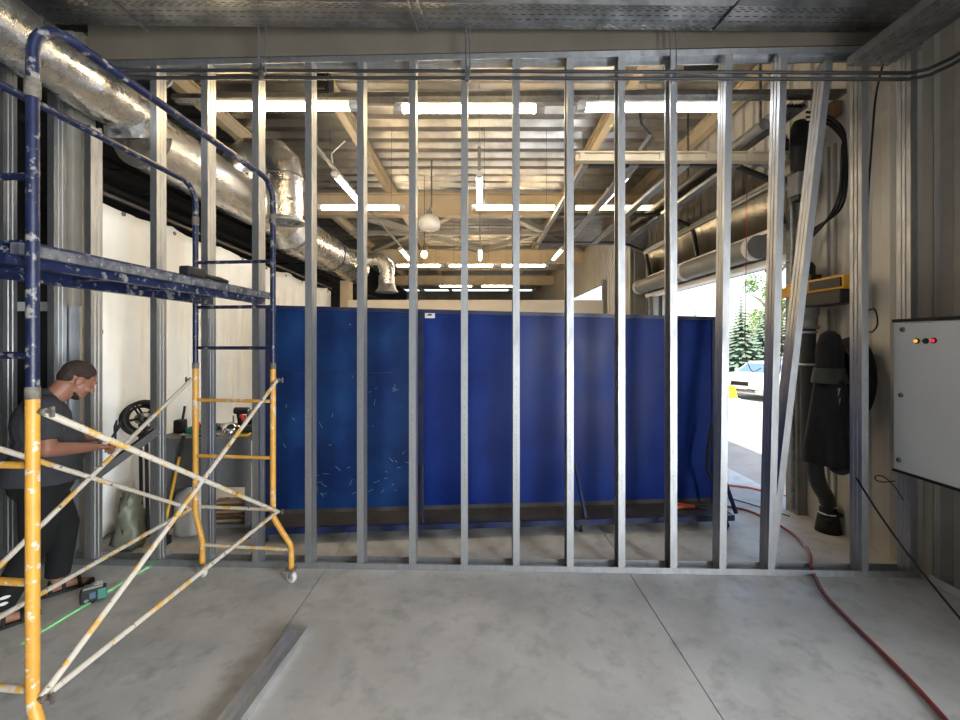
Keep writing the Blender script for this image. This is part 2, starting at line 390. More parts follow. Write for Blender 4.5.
for px in stud_px:
    X = (px - CX) * 3.14 / F
    X = (px - CX) * wy(X) / F
    dx = {768: .095, 719.5: .05}.get(px, 0)
    if s0 is None or dx or px in (84, 862):
        pf = stud_prof()
        if px > 700: pf = [(.05-x_, y_) for x_, y_ in pf][::-1]
        o = vprism(pf, .004, 3.38 if px == 84 else ZT - .003, dx)
        me = bpy.data.meshes.new('stud'); me.from_pydata([tuple(v) for v in o.v], [], o.f)
        me.materials.append(M['galv']); st = bpy.data.objects.new('stud', me)
        C.objects.link(st); st.parent = frame; ORG[st.name] = Vector()
        pm = None
        if not dx and px != 84:
            s0 = st
            me2 = bpy.data.meshes.new('printed_marking'); me2.from_pydata([tuple(v) for v in marks.v], [], marks.f); me2.materials.append(M['stud_print'])
            pm = bpy.data.objects.new('printed_marking', me2); C.objects.link(pm); pm.parent = st; ORG[pm.name] = Vector()
            s0 = st
    else: st = dup(s0, frame)
    st.location = (X, wy(X) - wy(0), 0)
# loose stud leaning in the bay beside the doorway
a = at(774, 560, 3.09); b = at(836, 60, 3.09)
ls = vprism([(.05-x_, y_) for x_, y_ in stud_prof()][::-1], .004, ZT-.05, b.x - a.x - .02, 0)
ls.v = [v + Vector((a.x - .02, 3.125, .05 if False else .0)) for v in ls.v]
for v in ls.v[:24]: v.y += .0
tag(obj('loose_stud', ls, 'galv'), 'galvanised steel stud leaning at a slant between the upright studs', 'steel stud')

# ------------------------------------------------------------------ cable trays
def tray_plate(mb, o, ux, uy, L, W, rows, slot=.028, gap=.022, sw=.007):
    # perforated sheet: o corner, ux along, uy across
    o, ux, uy = Vector(o), Vector(ux), Vector(uy)
    def q(a0, a1, b0, b1): mb.add([o+ux*a0+uy*b0, o+ux*a1+uy*b0, o+ux*a1+uy*b1, o+ux*a0+uy*b1], [(0,1,2,3)])
    b = 0
    for k, r in enumerate(rows):
        q(0, L, b, r - sw/2)
        x = 0; first = (slot+gap)/2 if k % 2 else .008
        a = first; q(0, a, r-sw/2, r+sw/2)
        while a + slot < L:
            e = min(a + slot + gap, L); q(a+slot, e, r-sw/2, r+sw/2); a += slot + gap
        b = r + sw/2
    q(0, L, b, W)
def tray(name, label, o, ux, uy, L, W, lip=.06, rows=None, m='tray_steel', **k):
    rows = rows or [W*.07, W*.14, W*.21, W*.40, W*.60, W*.79, W*.86, W*.93]
    t = thing(name, label, 'cable tray', o)
    mb = MB(); tray_plate(mb, o, ux, uy, L, W, rows, **k); obj('perforated_base', mb, m, t)
    o, ux, uy = Vector(o), Vector(ux), Vector(uy); up = Vector((0, 0, lip))
    for b in (0, W):
        p = o + uy*b; q_ = p + ux*L; n = uy * (.012 if b == 0 else -.012)
        obj('side_rail', MB().add([p, q_, q_+up, p+up, q_+up+n, p+up+n], [(0,1,2,3),(3,2,4,5)]), m, t)
    return t
TZ, TW = 3.97, .23
tr = tray('cable_tray', 'long perforated steel cable tray in front of the boxed beam', (-3.6, 2.75, TZ), (1,.013,0), (0,1,0), 6.75, TW, slot=.034, gap=.028, sw=.008)
for px in (128, 414, 424, 727):
    X = (px - CX) * 2.86 / F
    obj('strap', MB().bar((X+.03 if px > 480 else X-.03, 2.72, TZ-.012), (X, 3.03, TZ-.012), .012, .018), 'galv_dark', tr)
tray('cable_tray', 'dark perforated cable tray running away along the ribbed wall', (2.93, 1.0, 3.70), (0,1,0), (-1,0,0), 2.03, .29, rows=[.02,.05,.10,.145,.19,.24,.27], m='tray_bright', slot=.04, gap=.025, sw=.010)
tr2 = tray('cable_tray', 'narrow cable tray above the row of lamps behind the studs', (-2.64, 3.58, 3.79), (1,-.012,0), (0,1,0), 5.7, .10, lip=.04, rows=[.02,.05,.08])
tr3 = tray('cable_tray', 'deep cable tray with black cables beside the folded door', (2.62, 3.6, 3.72), (0,1,0), (1,0,0), 3.6, .18, lip=.07, rows=[.03,.09,.15])
for k in range(5):
    X = 2.64 + .032*k
    tag(obj('black_cable', MB().tube([(X, 3.6, 3.745), (X+random.uniform(-.01,.01), 4.6, 3.74), (X, 5.8, 3.75), (X, 7.1, 3.745)], .012, 6), 'rubber'), 'black power cable lying in the deep tray', 'cable', 'cables in the deep tray')
for X, Y in ((2.66,4.0),(2.76,5.6)): obj('hanger', MB().bar((X, Y, 3.75), (X, Y, ZC+.02), .02, .02), 'galv_dark', tr3)
# pale conduit from the girder down beside the deep tray
tag(obj('grey_pipe', MB().tube([(2.50, 3.7, 3.63), (2.50, 7.0, 3.63)], .05, 12), 'post_grey'), 'dark grey pipe along the deep cable tray', 'pipe')

# ------------------------------------------------------------------ pair of dark conduits with hangers
for i, (za, zb, lab) in enumerate(((3.705, 3.615, 'upper dark conduit crossing in front of the studs under the beam'), (3.65, 3.57, 'lower dark conduit crossing in front of the studs under the beam'))):
    y0_ = 3.02
    t = thing('conduit', lab, 'conduit', (0, y0_, 3.6))
    obj('conduit_tube', MB().tube([(-2.67, y0_+.06, za), (0, y0_, (za+zb)/2), (3.02, y0_-.05, zb), (3.12, y0_-.09, zb+.002), (3.16, y0_-.2, zb+.004), (3.16, 1.2, zb+.03)], .0125, 8), 'black_pipe', t)
    for px in (262, 467, 673):
        X = (px - CX) * 3.03 / F; zz = za + (zb-za)*(X+2.72)/5.74
        obj('clip', MB().cbox((X, y0_-.004, zz), (.03, .034, .04)), 'galv_dark', t)
for px in (259, 266, 466, 470, 670, 676):
    X = (px - CX) * 3.0 / F
    tag(obj('hanger_rod', MB().cyl((X, 2.995, 3.67 if px in (259,466,670) else 3.62), (X, 2.995, TZ-.002), .005, 6), 'galv_dark'), 'thin threaded rod hanging the dark conduits', 'hanger rod', 'hanger rods of the conduits')

# ------------------------------------------------------------------ silver duct
DX, DZ, DR = -2.92, 3.63, .205
duct = thing('silver_duct', 'long foil-wrapped ventilation duct with branch outlets along the hall', 'duct', (DX, 5, DZ-DR))
def wob(p0, p1, r, n, seg=28, amp=.006):
    p0, p1 = Vector(p0), Vector(p1); mb = MB()
    pts = [p0.lerp(p1, i/n) for i in range(n+1)]
    mb.tube(pts, [r + random.uniform(-amp, amp) for _ in pts], seg)
    return mb
DZ2, DR2 = 3.47, .262
for i, (ya_, yb_, z_, r_, m_) in enumerate(((-2.0, 1.2, DZ, DR, 'foil_smooth'), (1.2, 3.56, DZ, DR, 'foil_smooth'), (3.62, 6.35, DZ2, DR2, 'foil'), (6.35, 8.0, 3.38, .33, 'foil_smooth'), (8.0, 9.75, 3.38, .33, 'foil_smooth'))):
    obj('duct_section', wob((DX, ya_, z_), (DX, yb_, z_), r_, 14, amp=(.002, .002, .005, .003, .003)[i]), m_, duct)
for yy, z_, r_ in ((1.2,DZ,DR), (3.53,DZ,DR), (3.50,DZ,DR), (6.35,DZ2,DR2), (8.0,3.38,.33)):
    obj('band', MB().tube([(DX + (r_+.004)*math.cos(a*math.pi/16), yy, z_ + (r_+.004)*math.sin(a*math.pi/16)) for a in range(32)], .010, 6, closed=True), 'black_pipe', duct)
obj('reducer', MB().tube([(DX,3.55,DZ),(DX,3.58,(DZ+DZ2)/2+.03),(DX,3.63,DZ2)], [DR,DR+.03,DR2], 28), 'foil', duct)
obj('reducer', MB().tube([(DX,6.2,DZ2),(DX,6.38,3.38)], [DR2,.33], 28), 'foil', duct)
obj('end_cap', MB().lathe([(.33, 0), (.32, .03), (.02, .05)], (DX, 9.75, 3.38), (0, 1, 0), 28), 'foil_smooth', duct)
def arc(c, r, a0, a1, n, ux, uy):
    c, ux, uy = Vector(c), Vector(ux), Vector(uy)
    return [c + ux*r*math.cos(R(a0+(a1-a0)*i/n)) + uy*r*math.sin(R(a0+(a1-a0)*i/n)) for i in range(n+1)]
# first branch: out of the side, over and down to a round diffuser
BY, BX, BZ, BD = 5.15, -2.40, 4.0, 3.17
pts = [Vector((-3.02,BY,3.55)), Vector((-3.0,BY,3.8)), Vector((-2.94,BY,3.93)), Vector((-2.82,BY,BZ)), Vector((BX-.26,BY,BZ)), Vector((BX-.12,BY,BZ-.02)), Vector((BX-.03,BY,BZ-.12)), Vector((BX,BY,BZ-.26)), Vector((BX,BY,BD+.04))]
obj('branch_elbow', MB().tube(pts, [.19,.19,.2,.195,.195,.21,.21,.2,.2], 22), 'foil', duct)
for p, ax in ((Vector((BX-.27, BY, BZ)), (1,0,0)), (Vector((BX, BY, BZ-.27)), (0,0,1))):
    obj('band', MB().lathe([(.196,-.012),(.208,-.01),(.208,.01),(.196,.012)], p, ax, 24), 'galv_dark', duct)
df = obj('diffuser', MB().lathe([(.195,.05),(.23,.02),(.235,0),(.20,-.006),(.19,.02)], (BX, BY, BD), (0,0,1), 28), 'galv', duct)
for r_ in (.16, .12, .08, .04):
    obj('diffuser_ring', MB().lathe([(r_,.02),(r_+.014,-.004),(r_-.008,-.004),(r_,.02)], (BX, BY, BD), (0,0,1), 24), 'galv_dark', df)
obj('diffuser_back', MB().lathe([(.19,0),(.01,0)], (BX, BY, BD+.035), (0,0,1), 24), 'black_pipe', df)
# second branch further on
BY2, BX2 = 9.3, -2.08
DZ3 = 3.52; pts = [Vector((DX+.1,BY2,DZ3)), Vector((BX2-.28,BY2,DZ3)), Vector((BX2-.12,BY2,DZ3-.02)), Vector((BX2-.02,BY2,DZ3-.14)), Vector((BX2,BY2,DZ3-.28)), Vector((BX2,BY2,2.95))]
obj('branch_elbow', MB().tube(pts, [.16,.16,.175,.175,.165,.165], 18), 'foil', duct)
obj('diffuser', MB().lathe([(.165,.16),(.21,.03),(.25,0),(.25,-.02),(.12,-.01)], (BX2, BY2, 2.82), (0,0,1), 24), 'galv', duct)

# ------------------------------------------------------------------ fluorescent lamps
def make_lamp(mt):
    t = thing('fluorescent_lamp', 'x', 'lamp', (0,0,0), 'fluorescent batten lamps under the roof')
    obj('housing', MB().prism([(-.025,.038),(-.025,.06),(.025,.06),(.025,.038)], (-.62,0,0), (.62,0,0)), 'lamp_body', t)
    obj('diffuser', MB().prism([(-.03,.037),(-.038,.015),(-.022,-.010),(.022,-.010),(.038,.015),(.03,.037)], (-.56,0,0), (.56,0,0)), mt, t)
    for s in (-1, 1):
        lo, hi = sorted((s*.56, s*.635))
        obj('end_cap', MB().prism([(-.034,.04),(-.042,.015),(-.026,-.014),(.026,-.014),(.042,.015),(.034,.04)], (lo,0,0), (hi,0,0)), 'lamp_body', t)
        o = obj('suspension_wire', MB().cyl((s*.45,0,0), (s*.45,0,1), .004, 6), 'galv_dark', t); o.location.z = .06
    return t
lw, lc = make_lamp('lamp_tube'), make_lamp('lamp_cool')
used = {id(lw): False, id(lc): False}
def lamp(p, rz, label, proto=lw, top=None):
    if used[id(proto)]: o = dup(proto)
    else: o = proto; used[id(proto)] = True
    o.location = p; o.rotation_euler = (0, 0, rz); o['label'] = label
    for ch in o.children:
        if ch.name.startswith('suspension'): ch.scale.z = (top or ZC) - p[2] - .06
ZL = 3.64
lamp((-1.67, 3.55, 3.685), 0, 'warm white batten lamp under the narrow tray beside the duct elbow', top=3.79)
lamp((-.10, 3.54, 3.66), 0, 'warm white batten lamp under the middle of the narrow tray', top=3.79)
lamp((1.43, 3.50, 3.65), 0, 'cool white batten lamp under the narrow tray near the doorway', lc, top=3.79)
for X, px in ((-1.75,0), (-.35,0), (1.75,0)):
    pass
lamp((-1.75, 6.1, ZL), 0, 'warm batten lamp in front of the deep girder near the foil elbow')
lamp((.50, 6.1, ZL), 0, 'warm batten lamp in front of the middle of the deep girder')
lamp((1.93, 6.1, ZL), 0, 'warm batten lamp above the folded door')
for X, q_ in ((-1.79, -1), (-.02, 0), (1.81, 1)):
    w = ['duct', 'middle of the hall', 'folded door'][q_+1]
    lamp((X, 5.75, ZL+.1), R(90), 'lengthways cool batten lamp beside the %s, first in line' % w, lc, top=ZL+.17)
    lamp((X, 9.9, ZL+.1), R(90), 'lengthways cool batten lamp beside the %s, last in line' % w, lc, top=ZL+.17)
    tag(obj('lamp_rail', MB().cbox((X, 8.2, ZL+.185), (.035, 7.4, .03)).cyl((X,4.6,ZL+.2),(X,4.6,ZC),.004,6).cyl((X,11.6,ZL+.2),(X,11.6,ZC),.004,6), 'galv'), 'thin steel lamp rail down the side of the %s' % w, 'lamp rail')
for X in (-1.62, -.26, 1.1):
    lamp((X, 10.9, ZL+.02), 0, 'small far batten lamp of the cross row behind the girders')
for X in (-.9, .6):
    lamp((X, 15.0, ZL+.02), 0, 'tiny batten lamp of the farthest cross row')
# globe lamp and warm bulb
t = thing('highbay_lamp', 'white rounded high-bay lamp hanging under the deep girder', 'lamp', (-.90, 7.3, 3.5))
obj('shade', MB().lathe([(.02,.24),(.07,.235),(.15,.19),(.19,.12),(.195,.05),(.17,-.01),(.10,-.04),(.02,-.05)], (-.90,7.3,3.68), (0,0,1), 22), 'white_plastic', t)
obj('hook', MB().tube([(-.90,7.3,3.91),(-.90,7.3,4.0),(-.87,7.3,4.04),(-.86,7.3,4.1),(-.86,7.3,ZC+.085)], .014, 8), 'galv_dark', t)
obj('ballast', MB().cbox((-.90,7.3,3.96), (.09,.09,.06)), 'galv_dark', t)
obj('safety_wire', MB().tube([(-.92,7.3,3.63),(-.98,7.3,3.55),(-.93,7.3,3.50),(-.88,7.3,3.55),(-.86,7.3,3.63)], .008, 6), 'galv', t)
t = thing('bulb_lamp', 'small glowing warm bulb hanging below the high-bay lamp', 'lamp', (-1.08, 8.0, 3.33))
obj('bulb', MB().ell((-1.08,8.0,3.37), (.06,.06,.07)), 'lamp_warm', t)
obj('socket', MB().cyl((-1.08,8.0,3.44), (-1.08,8.0,3.53), .03), 'black_pipe', t)
obj('cord', MB().cyl((-1.08,8.0,3.53), (-1.08,8.0,ZC+.085), .006, 6), 'black_pipe', t)
tag(obj('junction_box', MB().cbox((-1.36,3.62,3.92), (.14,.14,.2)).cbox((-1.36,3.54,3.92), (.10,.03,.16)), 'motor_black', bevel=.01), 'black junction box above the lamp tray behind the studs', 'junction box')
tag(obj('junction_box', MB().cbox((1.98,3.75,4.28), (.26,.16,.26)).cbox((1.98,3.66,4.28), (.2,.03,.2)).cyl((1.98,3.75,4.4),(1.98,3.75,4.84),.015,8), 'motor_black'), 'black junction box high under the deck near the doorway', 'junction box')
# drooping cables and short strips below the deck
for pts, lab in (([(-2.55,3.6,4.1),(-2.68,3.62,3.93),(-2.85,3.7,3.9),(-2.95,3.8,4.0),(-2.7,3.8,4.2)], 'pale cable drooping in a loop above the foil duct'),
                 ([(-1.62,5.0,4.1),(-1.78,5.0,3.95),(-1.80,5.1,3.86)], 'pale cable feeding the lengthways lamp beside the duct')):
    tag(obj('drooping_cable', MB().tube(pts, .009, 6), 'white_plastic'), lab, 'cable')
t = thing('slotted_strut', 'slotted steel strut hanging at a slant below the deck', 'strut', at(645, 140, 4.3))
obj('channel', MB().prism([(-.03,-.02),(.03,-.02),(.03,.02),(.024,.02),(.024,-.014),(-.024,-.014),(-.024,.02),(-.03,.02)], at(652,136,4.3), at(625,172,4.5)), 'galv', t)
obj('hook', MB().tube([at(651,136,4.3), at(641,124,4.3), at(640,112,4.3)], .014, 8), 'black_pipe', t)

# ------------------------------------------------------------------ open sectional door under the roof on the right
dr = thing('sectional_door', 'raised glazed sectional door lying under the roof beside the doorway', 'garage door', (2.0, 5.9, 3.4))
ya, yb, zd = 4.22, 7.62, 3.50
path = [(1.03, zd), (1.54, zd), (2.05, zd), (2.56, zd), (2.98, zd-.17), (3.06, 2.86)]
for k in range(5):
    (xa, za), (xb, zb) = path[k], path[k+1]
    d = Vector((xb-xa, 0, zb-za)).normalized() * .02
    A, B = Vector((xa,0,za))+d, Vector((xb,0,zb))-d
    for P in (A, B):
        obj('rail', MB().bar((P.x, ya, P.z), (P.x, yb, P.z), .055, .04), 'galv', dr)
    for yy in (ya+.03, (ya+yb)/2, yb-.03):
        obj('mullion', MB().bar((A.x, yy, A.z), (B.x, yy, B.z), .05, .035), 'black_pipe', dr)
    for y0_, y1_ in ((ya+.05, (ya+yb)/2-.03), ((ya+yb)/2+.03, yb-.05)):
        obj('pane', MB().bar(((A.x+B.x)/2, y0_, (A.z+B.z)/2), ((A.x+B.x)/2, y1_, (A.z+B.z)/2), (B-A).length-.05, .006,
            up=Vector((0,1,0)).cross(B-A).normalized()), 'door_glass', dr)
for yy in (ya-.07, yb+.07):
    obj('track', MB().tube([(.95,yy,zd+.0),(2.5,yy,zd),(2.78,yy,zd-.03),(2.98,yy,zd-.15),(3.07,yy,zd-.35),(3.08,yy,zd-.6),(3.08,yy,.06)], .022, 6), 'galv_dark', dr)
t = obj('end_beam', MB().bar((.92, ya-.13, zd+.0), (3.12, ya-.13, zd+.0), .05, .09).bar((.92, ya-.17, zd-.04), (3.12, ya-.17, zd-.04), .03, .012).bar((.92, ya-.17, zd+.04), (3.12, ya-.17, zd+.04), .03, .012), 'beam_cream', dr)
for X in (.98, 1.3, 1.75, 2.2, 2.6):
    obj('bracket', MB().cbox((X, ya-.165, zd), (.05,.02,.085)), 'beam_cream', dr)
# long round header tube over the doorway
t = thing('header_tube', 'fat grey tube with pale rings along the top of the doorway', 'tube', (2.98, 6.1, 2.6))
obj('tube_body', MB().tube([(2.98, 4.5, 2.73), (2.98, 7.9, 2.73)], .125, 24), 'post_grey', t)
for yy in (4.56, 6.1, 7.86):
    obj('ring', MB().lathe([(.126,-.05),(.132,-.045),(.132,.045),(.126,.05)], (2.98, yy, 2.73), (0,1,0), 24), 'white_plastic', t)
for yy in (4.8, 6.5, 7.6):
    obj('bracket', MB().bar((2.98, yy, 2.84), (3.2, yy, 2.95), .05, .02), 'galv_dark', t)
tag(obj('lintel_strip', MB().box((XR-.2, D1[0]-.1, D1[2]-.03), (XR-.05, D1[1]+.2, D1[2]+.03)), 'white_plastic'), 'white edge strip along the bottom of the doorway lintel', 'strip')

# ------------------------------------------------------------------ rolling blue screen
def by(X): return 3.86 + .072 * (X + 1.84)
BXL, BXR = -1.94, 2.31
scr = thing('rolling_screen', 'long dark blue sheet-metal screen on a low wheeled base behind the studs', 'screen', (.2, by(.2), 0))
def zt(X): return 2.045 - .021 * (X - BXL)
def bpanel(xa, xb, z0, m, name, off=0, th=.012):
    v = []
    nx, nz = 14, 10
    for j in range(nz+1):
        for i in range(nx+1):
            X = xa + (xb-xa)*i/nx; Z0 = z0; Z1 = zt(X) - .03
            Z = Z0 + (Z1-Z0)*j/nz
            w = .006*math.sin(3.1*X+1.3*Z) + .004*math.sin(7.3*X-2*Z)
            if i in (0, nx) or j in (0, nz): w = 0
            v.append((X, by(X)+off+w, Z))
    f = [(j*(nx+1)+i, j*(nx+1)+i+1, (j+1)*(nx+1)+i+1, (j+1)*(nx+1)+i) for j in range(nz) for i in range(nx)]
    n = len(v); v += [(a, b+th, c) for a, b, c in v]
    f += [tuple(k+n for k in q[::-1]) for q in f]
    mb = MB().add(v, f, True)
    return obj(name, mb, m, scr)
XS = (421-CX)*by(-.5)/F
XS2 = (572-CX)*by(.9)/F
lo_p = bpanel(BXL+.03, XS-.02, .17, 'blue_worn', 'sheet_panel')
scr_seam = MB()
bpanel(XS+.02, XS2, .17, 'blue_sheet', 'sheet_panel'); bpanel(XS2+.004, BXR-.03, .17, 'blue_sheet', 'sheet_panel')
obj('seam', MB().bar((BXL+.05, by(BXL)-.004, 1.42), (XS-.03, by(XS)-.004, 1.425), .006, .008), 'blue_frame', lo_p)
for X in (BXL, XS, BXR):
    obj('post', MB().box((X-.028, by(X)-.02, .10), (X+.028, by(X)+.035, zt(X)-.03)), 'blue_frame', scr)
obj('post', MB().box((XS2-.012, by(XS2)-.006, .12), (XS2+.012, by(XS2)+.03, zt(XS2)-.03)), 'blue_frame', scr)
obj('top_rail', MB().bar((BXL-.03, by(BXL)+.005, zt(BXL)-.015), (BXR+.03, by(BXR)+.005, zt(BXR)-.015), .055, .035), 'blue_frame', scr)
v = []
for z_ in (.115, .13):
    for X, d in ((BXL,-.28),(BXR,-.30),(BXR,.25),(BXL,.25)): v.append((X, by(X)+d, z_))
obj('ledge', MB().add(v, [(0,3,2,1),(4,5,6,7),(0,1,5,4),(1,2,6,5),(2,3,7,6),(3,0,4,7)]), 'ledge_dark', scr)
obj('ledge_edge', MB().bar((BXL, by(BXL)-.30, .108), (BXR, by(BXR)-.32, .108), .03, .05), 'blue_frame', scr)
obj('back_rail', MB().bar((BXL, by(BXL)+.26, .108), (BXR, by(BXR)+.26, .108), .03, .05), 'blue_frame', scr)
obj('kick_plate', MB().bar((BXL, by(BXL)+.012, .15), (BXR, by(BXR)+.012, .15), .02, .05), 'ledge_dark', scr)
for X in (XS, XS2, BXR-.02):
    obj('brace', MB().bar((X+.02, by(X)-.03, .56 if X < 1 else .6), (X+.06, by(X)-.29, .13), .022, .03), 'blue_frame', scr)
for X in (BXL+.1, XS, XS2+.02, BXR-.1):
    for d in (-.27, .22):
        w = obj('caster', MB().lathe([(.0,-.013),(.036,-.013),(.042,-.006),(.042,.006),(.036,.013),(0,.013)], (X, by(X)+d, .042), (1,0,0), 16), 'rubber', scr)
        obj('fork', MB().box((X-.022, by(X)+d-.02, .04), (X-.016, by(X)+d+.02, .085)).box((X+.016, by(X)+d-.02, .04), (X+.022, by(X)+d+.02, .085)).box((X-.022, by(X)+d-.02, .083), (X+.022, by(X)+d+.02, .088)), 'galv_dark', w)
st = MB(); X = (430-CX)*by(-.45)/F
st.box((X-.047, by(X)-.014, 1.935), (X+.047, by(X)-.008, 1.998))
lb = obj('sticker', st, 'white_plastic', scr)
obj('sticker_mark', MB().ell((X, by(X)-.0145, 1.967), (.02,.001,.008)).box((X-.022, by(X)-.0155, 1.958), (X+.022, by(X)-.014, 1.963)), 'print', lb)
sm_ = MB(); rs = random.Random(3)
for k in range(46):
    X = rs.uniform(BXL+.1, XS-.1); Z = .3 + 1.0*rs.random()**1.5; L = rs.uniform(.01, .07); a = rs.uniform(-1.2, 1.6)
    p = Vector((X, by(X)-.0085, Z)); sm_.bar(p, p+Vector((math.cos(a)*L, 0, math.sin(a)*L)), .0025, .0025)
sc_ = obj('scratches', sm_, 'scratch', lo_p); sc_['kind'] = 'stuff'
# jumper clamps on the ledge
t = thing('orange_clamp', 'orange jaw clamp lying on the ledge of the blue screen', 'clamp', (2.02, by(2.0)-.15, .131))
cz = .152
for s in (-1, 1):
    obj('handle', MB().tube([(1.84, by(2)-.13+.05*s, cz), (1.95, by(2)-.14+.02*s, cz), (2.02, by(2)-.16, cz)], .016, 8), 'orange_hose', t)
    obj('jaw', MB().tube([(2.02, by(2)-.16, cz), (2.08, by(2)-.17+.02*s, cz), (2.14, by(2)-.19, cz)], [.014,.012,.006], 8), 'tool_dark', t)
# black cable draped at the end of the screen
tag(obj('black_cable', MB().tube([at(712,425,3.95), at(708,450,3.93), at(707,470,3.92), at(713,480,3.9), at(718,495,3.88), at(722,510,3.85), fl(728,527)+Vector((0,0,.012)), fl(722,535)+Vector((0,0,.012))], .016, 8), 'rubber'), 'black cable hanging from the end of the blue screen to the floor', 'cable')

# ------------------------------------------------------------------ white tarp, left posts
tp = []; ny, nz = 200, 24; Y0_, Y1_ = 3.42, 9.0
for j in range(nz+1):
    for i in range(ny+1):
        u = i/ny; Y = Y0_ + (Y1_-Y0_)*u; zt_ = 2.93 - .02*(Y-Y0_) - .05*abs(math.sin(Y*3.6))
        Z = .04 + (zt_-.04)*j/nz
        f_ = .4 + .6*(1-j/nz)
        w = .030*math.sin(Y*8+1.6*math.sin(Z*1.3)+.8*Z) * f_ + .022*math.sin(Y*19+Z*1.9+math.sin(Y*3)) * f_ + .012*math.sin(Y*4-Z) + .010*math.sin(Y*37-3*Z)*f_
        tp.append((-3.22 + w, Y, Z))
f = [(j*(ny+1)+i, j*(ny+1)+i+1, (j+1)*(ny+1)+i+1, (j+1)*(ny+1)+i) for j in range(nz) for i in range(ny)]
t = thing('white_tarp', 'white tarpaulin curtain hanging in folds behind the workbench', 'tarpaulin', (-3.2, 6, .04))
o = obj('sheet', MB().add(tp, f, True), 'tarp', t)
sl = o.modifiers.new('thick', 'SOLIDIFY'); sl.thickness = .003
for k in range(9):
    Y = Y0_ + .3 + k*.62
    obj('eyelet', MB().lathe([(.008,-.004),(.02,-.004),(.02,.004),(.008,.004)], (-3.165, Y, 2.85-.02*(Y-Y0_)), (1,0,0), 12), 'galv_dark', t)
tag(obj('tarp_rail', MB().bar((-3.24, 3.4, 2.99), (-3.24, 9.1, 2.85), .03, .03), 'black_pipe'), 'dark rail from which the white tarpaulin hangs', 'rail')
for k, (zz, xx, lab) in enumerate(((3.12,-3.42,'lowest black pipe running just above the white tarpaulin'),(3.3,-3.5,'middle black pipe of three running above the white tarpaulin'),(3.55,-3.75,'topmost black pipe of three running above the white tarpaulin'))):
    t = thing('dark_pipe', lab, 'pipe', (xx, 9, zz))
    obj('pipe_run', MB().cyl((xx, 3.4, zz), (xx, 16, zz), .03, 8), 'unlit_black', t)
    for Y in (4.4, 8.4, 12.4): obj('bracket', MB().bar((xx, Y, zz-.035), (XL+.01, Y, zz-.035), .03, .02), 'unlit_black', t)
# hanging vertical post between the left studs
t = thing('timber_post', 'rough beige post with a galvanised sleeve at its foot', 'post', (-3.12, 3.36, 0))
pa, pb = (60-CX)*3.38/F, (83-CX)*3.38/F
obj('shaft', MB().box((pa, 3.37, 0), (pb, 3.49, 4.2)).box((pa+.05, 3.355, 0), (pb-.06, 3.37, 4.2)), 'beam_dull', t)
obj('sleeve', MB().box((pa-.004, 3.345, 0), (pb+.004, 3.368, 2.0)), 'galv', t)
t = thing('thin_pipe', 'thin pale vertical pipe with a clip beside the tarpaulin', 'pipe', (-3.08, 3.4, 0))
X = (100-CX)*3.4/F
obj('shaft', MB().cyl((X, 3.4, 0), (X, 3.4, 3.44), .011, 8), 'wall_grey', t)
obj('clip', MB().cyl((X, 3.4, 1.78), (X, 3.4, 1.81), .02, 10), 'galv_dark', t)
# far left hall: pale rail and two far lamps
tag(obj('pale_rail', MB().box((-4.55, 3.75, 1.99), (-3.42, 3.80, 2.07)), 'white_plastic'), 'pale horizontal rail in the dark hall behind the worker', 'rail')
for p, lab in ((Vector((-4.25,4.3,2.28)), 'small lit batten lamp in the dark hall above the pale rail'), (Vector((-4.2,4.3,1.83)), 'small lit batten lamp in the dark hall below the pale rail')):
    t = thing('hall_lamp', lab, 'lamp', p)
    obj('tube', MB().cbox(p, (.3,.03,.03)), 'lamp_cool', t); obj('housing', MB().cbox(p+Vector((0,0,.03)), (.34,.05,.03)), 'lamp_body', t); obj('suspension_wire', MB().cyl(p+Vector((-.1 if p.z > 2 else .14,0,.04)), (p.x+(-.1 if p.z > 2 else .14), p.y, ZC+.05), .004, 6), 'black_pipe', t)

# ------------------------------------------------------------------ workbench and what lies on and under it
BXa, BXb, BYa, BYb, BZ_ = -2.80, -1.99, 3.62, 4.25, .89
wb = thing('workbench', 'grey steel workbench crowded with tools behind the scaffold', 'workbench', (-2.3, 3.9, 0))
obj('worktop', MB().box((BXa, BYa-.03, BZ_-.035), (BXb, BYb, BZ_)), 'bench_grey', wb, .004)
obj('front_panel', MB().box((BXa+.02, BYa, .46), (BXb-.02, BYa+.02, BZ_-.037)), 'bench_grey', wb)
obj('side_panel', MB().box((BXa+.02, BYa+.02, .05), (BXa+.04, BYb, BZ_-.037)), 'bench_grey', wb)
obj('shelf', MB().box((-2.46, BYa+.03, .10), (BXb-.03, BYb, .125)), 'bench_grey', wb)
for X in (BXa+.03, BXb-.06):
    for Y in (BYa+.025, BYb-.04): obj('leg', MB().box((X, Y, 0), (X+.035, Y+.035, BZ_-.036)), 'bench_grey', wb)
Zs = .126
for k in range(7):
    x0 = -2.40+.01*k; L = .33
    tag(obj('wood_plank', MB().bar((x0, 3.72+.05*(k % 3), Zs+.013+.027*k), (x0+L, 3.70+.05*((k+1) % 3), Zs+.014+.027*k), .09, .024), 'wood' if k % 3 else 'wood_pale'),
        ['lowest wooden plank of the pile under the workbench','reddish-brown plank second from the bottom of the pile under the workbench','reddish-brown plank third from the bottom of the pile under the workbench','pale plank in the middle of the pile under the workbench','reddish-brown plank just above the middle pale plank under the workbench','reddish-brown plank second from the top of the pile under the workbench','pale topmost plank of the pile under the workbench'][k], 'plank', 'planks under the workbench')
tag(obj('white_canister', MB().lathe([(0,0),(.12,0),(.14,.02),(.14,.30),(.12,.36),(.05,.40),(.05,.43),(0,.43)], (-2.61, 3.80, 0), (0,0,1), 20), 'white_plastic'), 'round white plastic canister under the workbench', 'canister')
def bt(px, py, Y=3.75): return at(px, py, Y)
